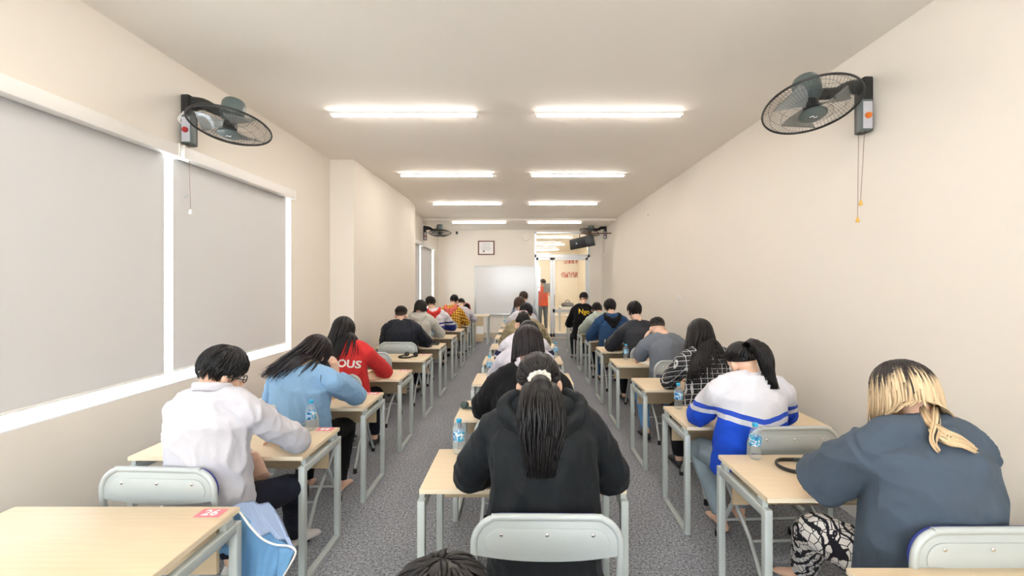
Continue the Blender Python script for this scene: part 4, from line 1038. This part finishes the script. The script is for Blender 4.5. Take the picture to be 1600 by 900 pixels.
# denim coloured jacket hanging from the chair
def chair_jacket():
    o = empty('hanging_jacket', (-1.36, 2.16, .3)); O = Vector((-1.36, 2.16, .3)); 
    m1 = K['jean2'] = cloth('sky_blue_nylon', (112, 160, 200), .7); m2 = cloth('pale_lilac_lining', (160, 182, 218), .7)
    def surf(P, nu, nv, th, fold, name, m, seed):
        g = MB(); V_ = []
        for j in range(nv+1):
            for i in range(nu+1):
                u, v = i/nu, j/nv
                p = P(u, v)-O; k = (1-.5*v*0)*fold; p += Vector((.35, -1, 0)).normalized()*(math.sin(u*17+seed+v*2)*k*(.3+.7*v)+math.sin(u*7+v*5+seed)*k); V_.append(p)
        for sgn in (0, 1):
            for p in V_: g.v.append(p+Vector((0, th*sgn, 0)))
        n = (nu+1)*(nv+1)
        for j in range(nv):
            for i in range(nu):
                a = j*(nu+1)+i; g.f.append((a, a+1, a+nu+2, a+nu+1)); g.f.append((n+a, n+a+nu+1, n+a+nu+2, n+a+1))
        bd = [i for i in range(nu+1)]+[j*(nu+1)+nu for j in range(1, nv+1)]+[nv*(nu+1)+i for i in range(nu-1, -1, -1)]+[j*(nu+1) for j in range(nv-1, 0, -1)]
        for a, b in zip(bd, bd[1:]+bd[:1]): g.f.append((a, b, n+b, n+a))
        return g.build(name, m, o, smooth=True), V_
    def lerp4(a, b, c, d): return lambda u, v: (Vector(a)*(1-u)+Vector(b)*u)*(1-v)+(Vector(c)*(1-u)+Vector(d)*u)*v
    # hanging body, and the lining turned outward above it
    T_ = lambda *p: tuple(at(*p))
    surf(lerp4(T_(376, 806, 2.10), T_(455, 857, 2.13), T_(380, 940, 2.10), T_(424, 940, 2.12)), 26, 18, .02, .015, 'jacket_body', m1, 0)
    surf(lerp4(T_(362, 790, 2.13), T_(417, 786, 2.28), T_(392, 826, 2.07), T_(460, 855, 2.12)), 30, 16, .02, .020, 'lining', m2, 2)
    surf(lerp4(T_(318, 806, 2.24), T_(384, 802, 2.20), T_(330, 870, 2.22), T_(384, 862, 2.16)), 14, 10, .02, .010, 'sleeve', m1, 4)
    surf(lerp4(T_(434, 856, 2.10), T_(461, 858, 2.09), T_(432, 945, 2.10), T_(430, 930, 2.09)), 8, 10, .012, .004, 'flap', m1, 5)
    pts = [T_(360, 794, 2.06), T_(374, 800, 2.04), T_(392, 824, 2.03), T_(410, 842, 2.04), T_(430, 851, 2.06), T_(450, 853, 2.07), T_(461, 859, 2.07), T_(459, 872, 2.07), T_(438, 908, 2.08)]
    MB().tube([Vector(p)-O for p in pts], .0045, 8, 'round', smooth=4).build('piping', M['white'], o, smooth=True)
    return tag(o, 'sky blue jacket with white piping hanging off the front left chair', 'jacket')
chair_jacket()
# wall fans
def fan(x, y, z, sx, label, axis, cords, dial, big=True, ax=.42, hz=-.02, sc=1.0):
    "sx = +1 when the fan reaches toward +x from its wall"
    o = empty('wall_fan', (x, y, z))
    MB().box(min(0, sx*.065), max(0, sx*.065), -.055, .055, -.20, .19).build('wall_bracket', M['black'], o, bevel=.012)
    MB().box(min(sx*.02, sx*.10), max(sx*.02, sx*.10), -.075, -.02, -.20, .02).build('control_box', M['fang'], o, bevel=.008)
    MB().box(sx*.06-.032, sx*.06+.032, -.080, -.0755, -.19, .0).build('control_plate', mat('control_plate', (190, 190, 196), .4), o)
    kb = MB().lathe([(.022, 0), (.020, .014), (.008, .018)], 14, Matrix.Translation((sx*.06, -.080, -.10)) @ Matrix.Rotation(PI/2, 4, 'X')).build('dial', dial, o, smooth=True, angle=.7)
    A = Vector(axis).normalized(); hub = Vector((sx*ax, -.14, hz))
    MB().tube([(sx*.05, 0, .13), (sx*.16, -.02, .12), (sx*.28, -.07, .06), hub-A*.10], [(.045, .06), (.04, .045), (.035, .04), (.035, .04)], 10, 'round', smooth=3).build('arm', M['black'], o, smooth=True)
    Q = A.to_track_quat('Z', 'Y').to_matrix().to_4x4(); T = Matrix.Translation(hub) @ Q @ Matrix.Scale(sc, 4)
    MB().lathe([(.045, -.235), (.075, -.225), (.088, -.20), (.088, -.10), (.075, -.07), (.03, -.06)], 24, T).build('motor_housing', M['fang'], o, smooth=True, angle=1.0)
    MB().lathe([(.02, -.08), (.02, -.03), (.05, -.03), (.052, .02), (.03, .035)], 20, T).build('hub', M['black'], o, smooth=True, angle=.8)
    Rr = .30
    for k in range(3):
        g = MB(); a0 = k*2*PI/3+.4; pts = []; n = 10
        top = []; bot = []
        for i in range(n+1):
            r = .045+(Rr-.05-.045)*i/n; wd = .34+.55*math.sin(PI*(i/n)**.8*.62)
            for s_, L_ in ((-.5, top), (.5, bot)):
                a = a0+s_*wd*1.1+.25*i/n; L_.append(Vector((r*math.cos(a), r*math.sin(a), s_*.045)))
        for d_ in (0, .003):
            for p in top+bot: g.v.append(T @ (p+Vector((0, 0, d_))))
        m_ = n+1
        for i in range(n): g.f.append((i, i+1, m_+i+1, m_+i)); q = 2*m_; g.f.append((q+i, q+m_+i, q+m_+i+1, q+i+1))
        bd = list(range(m_))+[m_+i for i in range(n, -1, -1)]
        for a, b in zip(bd, bd[1:]+bd[:1]): g.f.append((a, b, 2*m_+b, 2*m_+a))
        g.build('blade', M['blade'], o, smooth=True, angle=.5)
    c = MB(); ns = 76 if big else 40; wr = .0011 if big else .002
    for side, zz in ((1, .075), (-1, -.07)):
        for k in range(ns):
            a = 2*PI*k/ns; P = []
            for q in range(6):
                u = q/5; r = .05+(Rr-.05)*u; h = zz*(1-u**3)
                P.append(T @ Vector((r*math.cos(a+u*.12*side), r*math.sin(a+u*.12*side), h)))
            c.tube(P, wr, 3, None)
        for r in (.12, .19, .255):
            h = zz*(1-((r-.05)/(Rr-.05))**3); c.tube([T @ Vector((r*math.cos(2*PI*k/48), r*math.sin(2*PI*k/48), h)) for k in range(49)], wr*1.1, 4, None)
    q = c.build('grille_wires', M['wire'], o, smooth=True); q['kind'] = 'stuff'
    MB().tube([T @ Vector((Rr*math.cos(2*PI*k/64), Rr*math.sin(2*PI*k/64), 0)) for k in range(65)], [(.006, .009)]*65, 8, None).build('rim', M['black'], o, smooth=True)
    f = MB().lathe([(.085, .066), (.088, .072), (.07, .084), (.02, .088)], 28, T).build('front_badge', M['fang'] if big else M['black'], o, smooth=True, angle=.8)
    MB().tube([T @ Vector((-.02, 0, .089)), T @ Vector((-.005, .012, .0895)), T @ Vector((.01, -.006, .0895)), T @ Vector((.024, .004, .089))], .003, 6, 'round').build('emblem', M['paper'], f, smooth=True)
    for (dx, dy, L, m) in cords:
        cc = MB().tube([(sx*.05+dx*.3, dy, -.19), (sx*.05+dx*.7, dy, -.19-L*.6), (sx*.05+dx, dy, -.19-L)], .0018, 5).build('pull_cord', M['cord'], o, smooth=True)
        MB().lathe([(.005, 0), (.013, -.03), (.012, -.036)], 10, Matrix.Translation((sx*.05+dx, dy, -.19-L))).build('cord_knob', m, cc, smooth=True, angle=.8)
    return tag(o, label, 'fan', 'black wall fans')
M['blade'] = clear('fan_blade', (.62, .64, .62), .25, 1.35)
M['cord'] = mat('pull_cord', (120, 84, 74), .7)
yel = mat('yellow_knob', (222, 170, 70), .5)
fan(XR, 3.27, 3.02, -1, 'black wall fan high on the right wall near the camera', (-.02, -.32, -.95), [(-.04, -.05, .50, yel), (-.01, .02, .61, yel)], M['orange'], ax=.50, hz=-.06)
f2 = fan(XL, 3.60, 3.03, 1, 'black wall fan high on the left wall above the near window', (-.02, -.22, -.97), [(.02, -.04, .52, M['paper'])], M['redp'], ax=.445, hz=-.095, sc=.93)
tl = MB(); pts = [Vector((.01, -.06, .0))+Vector((.0, .03*math.sin(a*2), .05*math.cos(a))) for a in [k*.5 for k in range(14)]]
tl.tube([(.012, -.03, .07), (.03, -.07, .03), (.012, -.09, -.02), (.03, -.05, -.07), (.015, -.08, -.03), (.03, -.06, .03)], .006, 6, 'round', smooth=4).build('cable_bundle', M['white'], f2, smooth=True)
fan(XL, 12.25, 3.08, 1, 'small dark wall fan on the far left wall', (.03, -.12, -.99), [], M['redp'], big=False, ax=.46)
fan(XR, 13.5, 3.24, -1, 'small dark wall fan on the far right wall above the speaker', (-.25, -.10, -.96), [(-.02, 0, .45, M['paper'])], M['redp'], big=False, ax=.52)
# speaker
sp = empty('speaker', (1.645, 12.72, 2.845))
Rz = Euler((math.radians(6), math.radians(-7), math.radians(-16))).to_matrix().to_4x4()
g = MB(); 
P_ = [(-.30, -.14), (-.24, .17), (.24, .17), (.30, -.14)]
g.prism([(-.32, -.15), (-.31, .13), (.33, .20), (.36, -.12)], (-.17, .17), Rz).build('cabinet', M['black'], sp, bevel=.02)
MB().prism([(-.27, -.12), (-.26, .10), (.13, .13), (.14, -.11)], (-.182, -.168), Rz).build('speaker_grille', mat('speaker_grille', (34, 36, 38), .7, bump=.8, bscale=400), sp, bevel=.006)
MB().lathe([(.022, 0), (.022, .006)], 14, Rz @ Matrix.Translation((-.12, -.185, .01)) @ Matrix.Rotation(PI/2, 4, 'X')).build('badge', M['alu'], sp)
MB().tube([(-.05, 0, .14), (-.06, 0, .24), (-.02, .02, .265), (.84, .02, .28)], [.016]*4, 8, 'round').build('bracket', mat('brown_bracket', (96, 70, 58), .5), sp, smooth=True)
tag(sp, 'black loudspeaker hung on a wall bracket in front of the transom', 'speaker')
# whiteboard
wb = empty('whiteboard', (0, YE, 0)); bx0, bx1, bz0, bz1 = -1.49, .36, .76, 2.24
MB().box(bx0, bx1, -.022, -.002, bz0, bz1).build('board_surface', mat('whiteboard_enamel', (214, 213, 212), .16, var=.02, vscale=1), wb)
for a in ((bx0-.02, bx1+.02, bz1-.01, bz1+.025), (bx0-.02, bx1+.02, bz0-.025, bz0+.01), (bx0-.025, bx0+.01, bz0, bz1), (bx1-.01, bx1+.025, bz0, bz1)):
    MB().box(a[0], a[1], -.03, 0, a[2], a[3]).build('board_frame', M['alu'], wb, bevel=.003)
MB().box(bx0+.1, bx1-.1, -.09, -.03, bz0-.03, bz0-.015).build('pen_tray', M['alu'], wb)
tag(wb, 'large blank whiteboard with aluminium frame on the end wall', 'whiteboard')
# framed certificate
cf = empty('framed_certificate', (-1.15, YE, 2.83)); dr = mat('dark_red_wood', (110, 50, 48), .4)
MB().box(-.235, .235, -.012, -.002, -.20, .20).build('certificate_sheet', M['paper'], cf)
for i, a in enumerate(((-.26, .26, .19, .22), (-.26, .26, -.22, -.19), (-.26, -.225, -.19, .19), (.225, .26, -.19, .19))): MB().box(a[0], a[1], -.03, 0, a[2], a[3]).build('frame', dr, cf, bevel=.004)
lg_ = mat('faint_grey_print', (176, 174, 176), .8)
for z_, w_ in ((.13, .12), (.09, .16), (.04, .10), (.0, .17), (-.04, .15), (-.08, .12)): MB().box(-w_, w_, -.0135, -.012, z_-.005, z_+.005).build('print_line', lg_, cf)
MB().lathe([(.03, 0), (.03, .002)], 12, Matrix.Translation((-.08, -.012, -.11)) @ Matrix.Rotation(PI/2, 4, 'X')).build('seal', mat('seal', (120, 110, 118), .7), cf)
tag(cf, 'framed certificate with dark red frame above the whiteboard', 'picture')
o = MB().lathe([(.13, 0), (.13, .02), (.11, .04), (.03, .045)], 28, Matrix.Rotation(PI/2, 4, 'X')).build('round_ceiling_speaker', M['wall'], smooth=True, angle=.6); o.location = (.10, YE-.002, 3.17)
o.name = 'wall_disc'; tag(o, 'round cream wall unit high beside the glass transom', 'wall unit')
o = MB().box(-.03, .03, -.05, 0, -.04, .04).ell((0, -.05, 0), (.028, .03, .028)).build('dome_camera', M['black'], smooth=True, angle=.7); o.location = (-2.07, YE, 3.30); tag(o, 'tiny black camera on the end wall near the left fan', 'camera')
# wall socket and small hook on the right wall
ws = empty('wall_socket', (XR, 7.2, 1.50)); MB().box(-.012, 0, -.06, .06, -.045, .045).build('socket_plate', M['white'], ws, bevel=.004)
for s_ in (-1, 1): MB().box(-.016, -.011, s_*.028-.018, s_*.028+.018, -.022, .022).build('socket_cover', M['paper'], ws, bevel=.002)
tag(ws, 'small white socket plate on the right wall', 'socket')
hk = MB().box(-.03, 0, -.04, .04, -.02, .02).build('wall_bracket', M['white']); hk.location = (XR, 9.0, 3.09); tag(hk, 'small white bracket high on the right wall', 'bracket')
hk = MB().tube([(0, 0, 0), (.02, 0, 0), (.03, 0, .02)], .006, 6, 'round').build('wall_hook', M['grey'], smooth=True); hk.location = (XL-.012, 3.55, 2.43); hk.location = (XL-.026, 3.62, 2.43); tag(hk, 'tiny grey clip on the near roller blind', 'clip')
# teacher's desk
td = empty('teacher_desk', (-1.55, 12.75, 0))
MB().box(-.60, .60, -.02, .52, .79, .82).build('tabletop', M['edge'], td, bevel=.004)
MB().box(-.58, .44, 0, .02, .08, .785).build('front_panel', M['woodp'], td)
for s_ in (-1, 1):
    for y_ in (0, .46): MB().box(s_*.56-.025, s_*.56+.025, y_, y_+.04, 0, .79).build('leg', M['frame'], td)
MB().box(.24, .44, -.004, -.0005, .30, .52).build('paper_notice', M['paper'], td)
tag(td, 'taller teacher desk with wooden front panel before the whiteboard', 'desk')
bgk = empty('backpack', (-1.52, 11.75, .75))
MB().tube([(0, 0, .02), (0, 0, .18), (0, .01, .38), (0, .01, .44)], [(.17, .07), (.18, .085), (.16, .075), (.12, .05)], 16, 'flat', side=(1, 0, 0), smooth=4).build('bag_body', K['black2'], bgk, smooth=True, angle=1.0)
MB().tube([(-.165, -.04, .30), (-.14, -.06, .43), (0, -.06, .47), (.14, -.06, .43), (.165, -.04, .30)], .012, 8, 'round', smooth=4).build('red_trim', M['redp'], bgk, smooth=True)
tag(bgk, 'black backpack with red trim standing on the far left desk', 'bag')
# things in the next room
tb = empty('side_table', (2.0, 16.6, 0)); MB().box(-.7, .7, -.3, .3, .83, .87).build('tabletop', M['alu'], tb, bevel=.004)
for sx_ in (-1, 1):
    for sy_ in (-1, 1): MB().box(sx_*.66-.02, sx_*.66+.02, sy_*.26-.02, sy_*.26+.02, 0, .83).build('leg', M['alu'], tb)
tag(tb, 'grey table in the next room behind the glass door', 'table')
hb = empty('handbag', (1.62, 16.5, .87)); MB().tube([(-.18, 0, .05), (0, 0, .07), (.18, 0, .05)], [(.05, .08), (.07, .10), (.05, .08)], 12, 'round', smooth=3).build('bag_body', mat('grey_leather', (110, 104, 98), .5), hb, smooth=True)
MB().tube([(-.10, 0, .10), (-.05, 0, .22), (.05, 0, .22), (.10, 0, .10)], .012, 8, smooth=3).build('handle', M['black'], hb, smooth=True)
tag(hb, 'grey bag on the table behind the glass door', 'bag')
for i, (x_, y_) in enumerate(((1.75, 17.6), (1.2, 17.9))):
    st = empty('stool', (x_, y_, 0)); MB().lathe([(.16, .44), (.17, .45), (.17, .48), (.15, .49)], 20).build('seat', M['white'], st, smooth=True, angle=.6)
    for k in range(4): a = k*PI/2+.4; MB().tube([(.12*math.cos(a), .12*math.sin(a), .44), (.17*math.cos(a), .17*math.sin(a), 0)], .011).build('leg', M['alu'], st, smooth=True, angle=1)
    tag(st, 'white stool behind the glass door, '+('under the grey table' if i == 0 else 'left of the grey table'), 'stool')
nb_ = empty('wall_notice', (2.52, 24.1, 2.62), PI/2); nr_ = mat('red_notice_letters', (226, 110, 90), .6)
rn = random.Random(3)
for row, (z0_, L_) in enumerate(((.12, .72), (-.62, .95))):
    y_ = -L_/2
    while y_ < L_/2:
        w_ = rn.uniform(.05, .09); g = MB(); g.box(-.012, -.002, y_, y_+.03, z0_, z0_+.30); g.box(-.012, -.002, y_, y_+w_, z0_+rn.choice((0, .13, .27)), z0_+.03+rn.choice((.0, .13, .27))+.03)
        g.build('letter', nr_, nb_); y_ += w_+.03
tag(nb_, 'two rows of red lettering on the wall of the next room', 'sign')
gb = MB().box(-.14, .14, -.01, .01, -.16, .16).build('clipboard', mat('grey_board', (150, 152, 150), .6), bevel=.004); gb.location = (.86, 15.84, 1.55); tag(gb, 'grey board held by the person in orange', 'board')
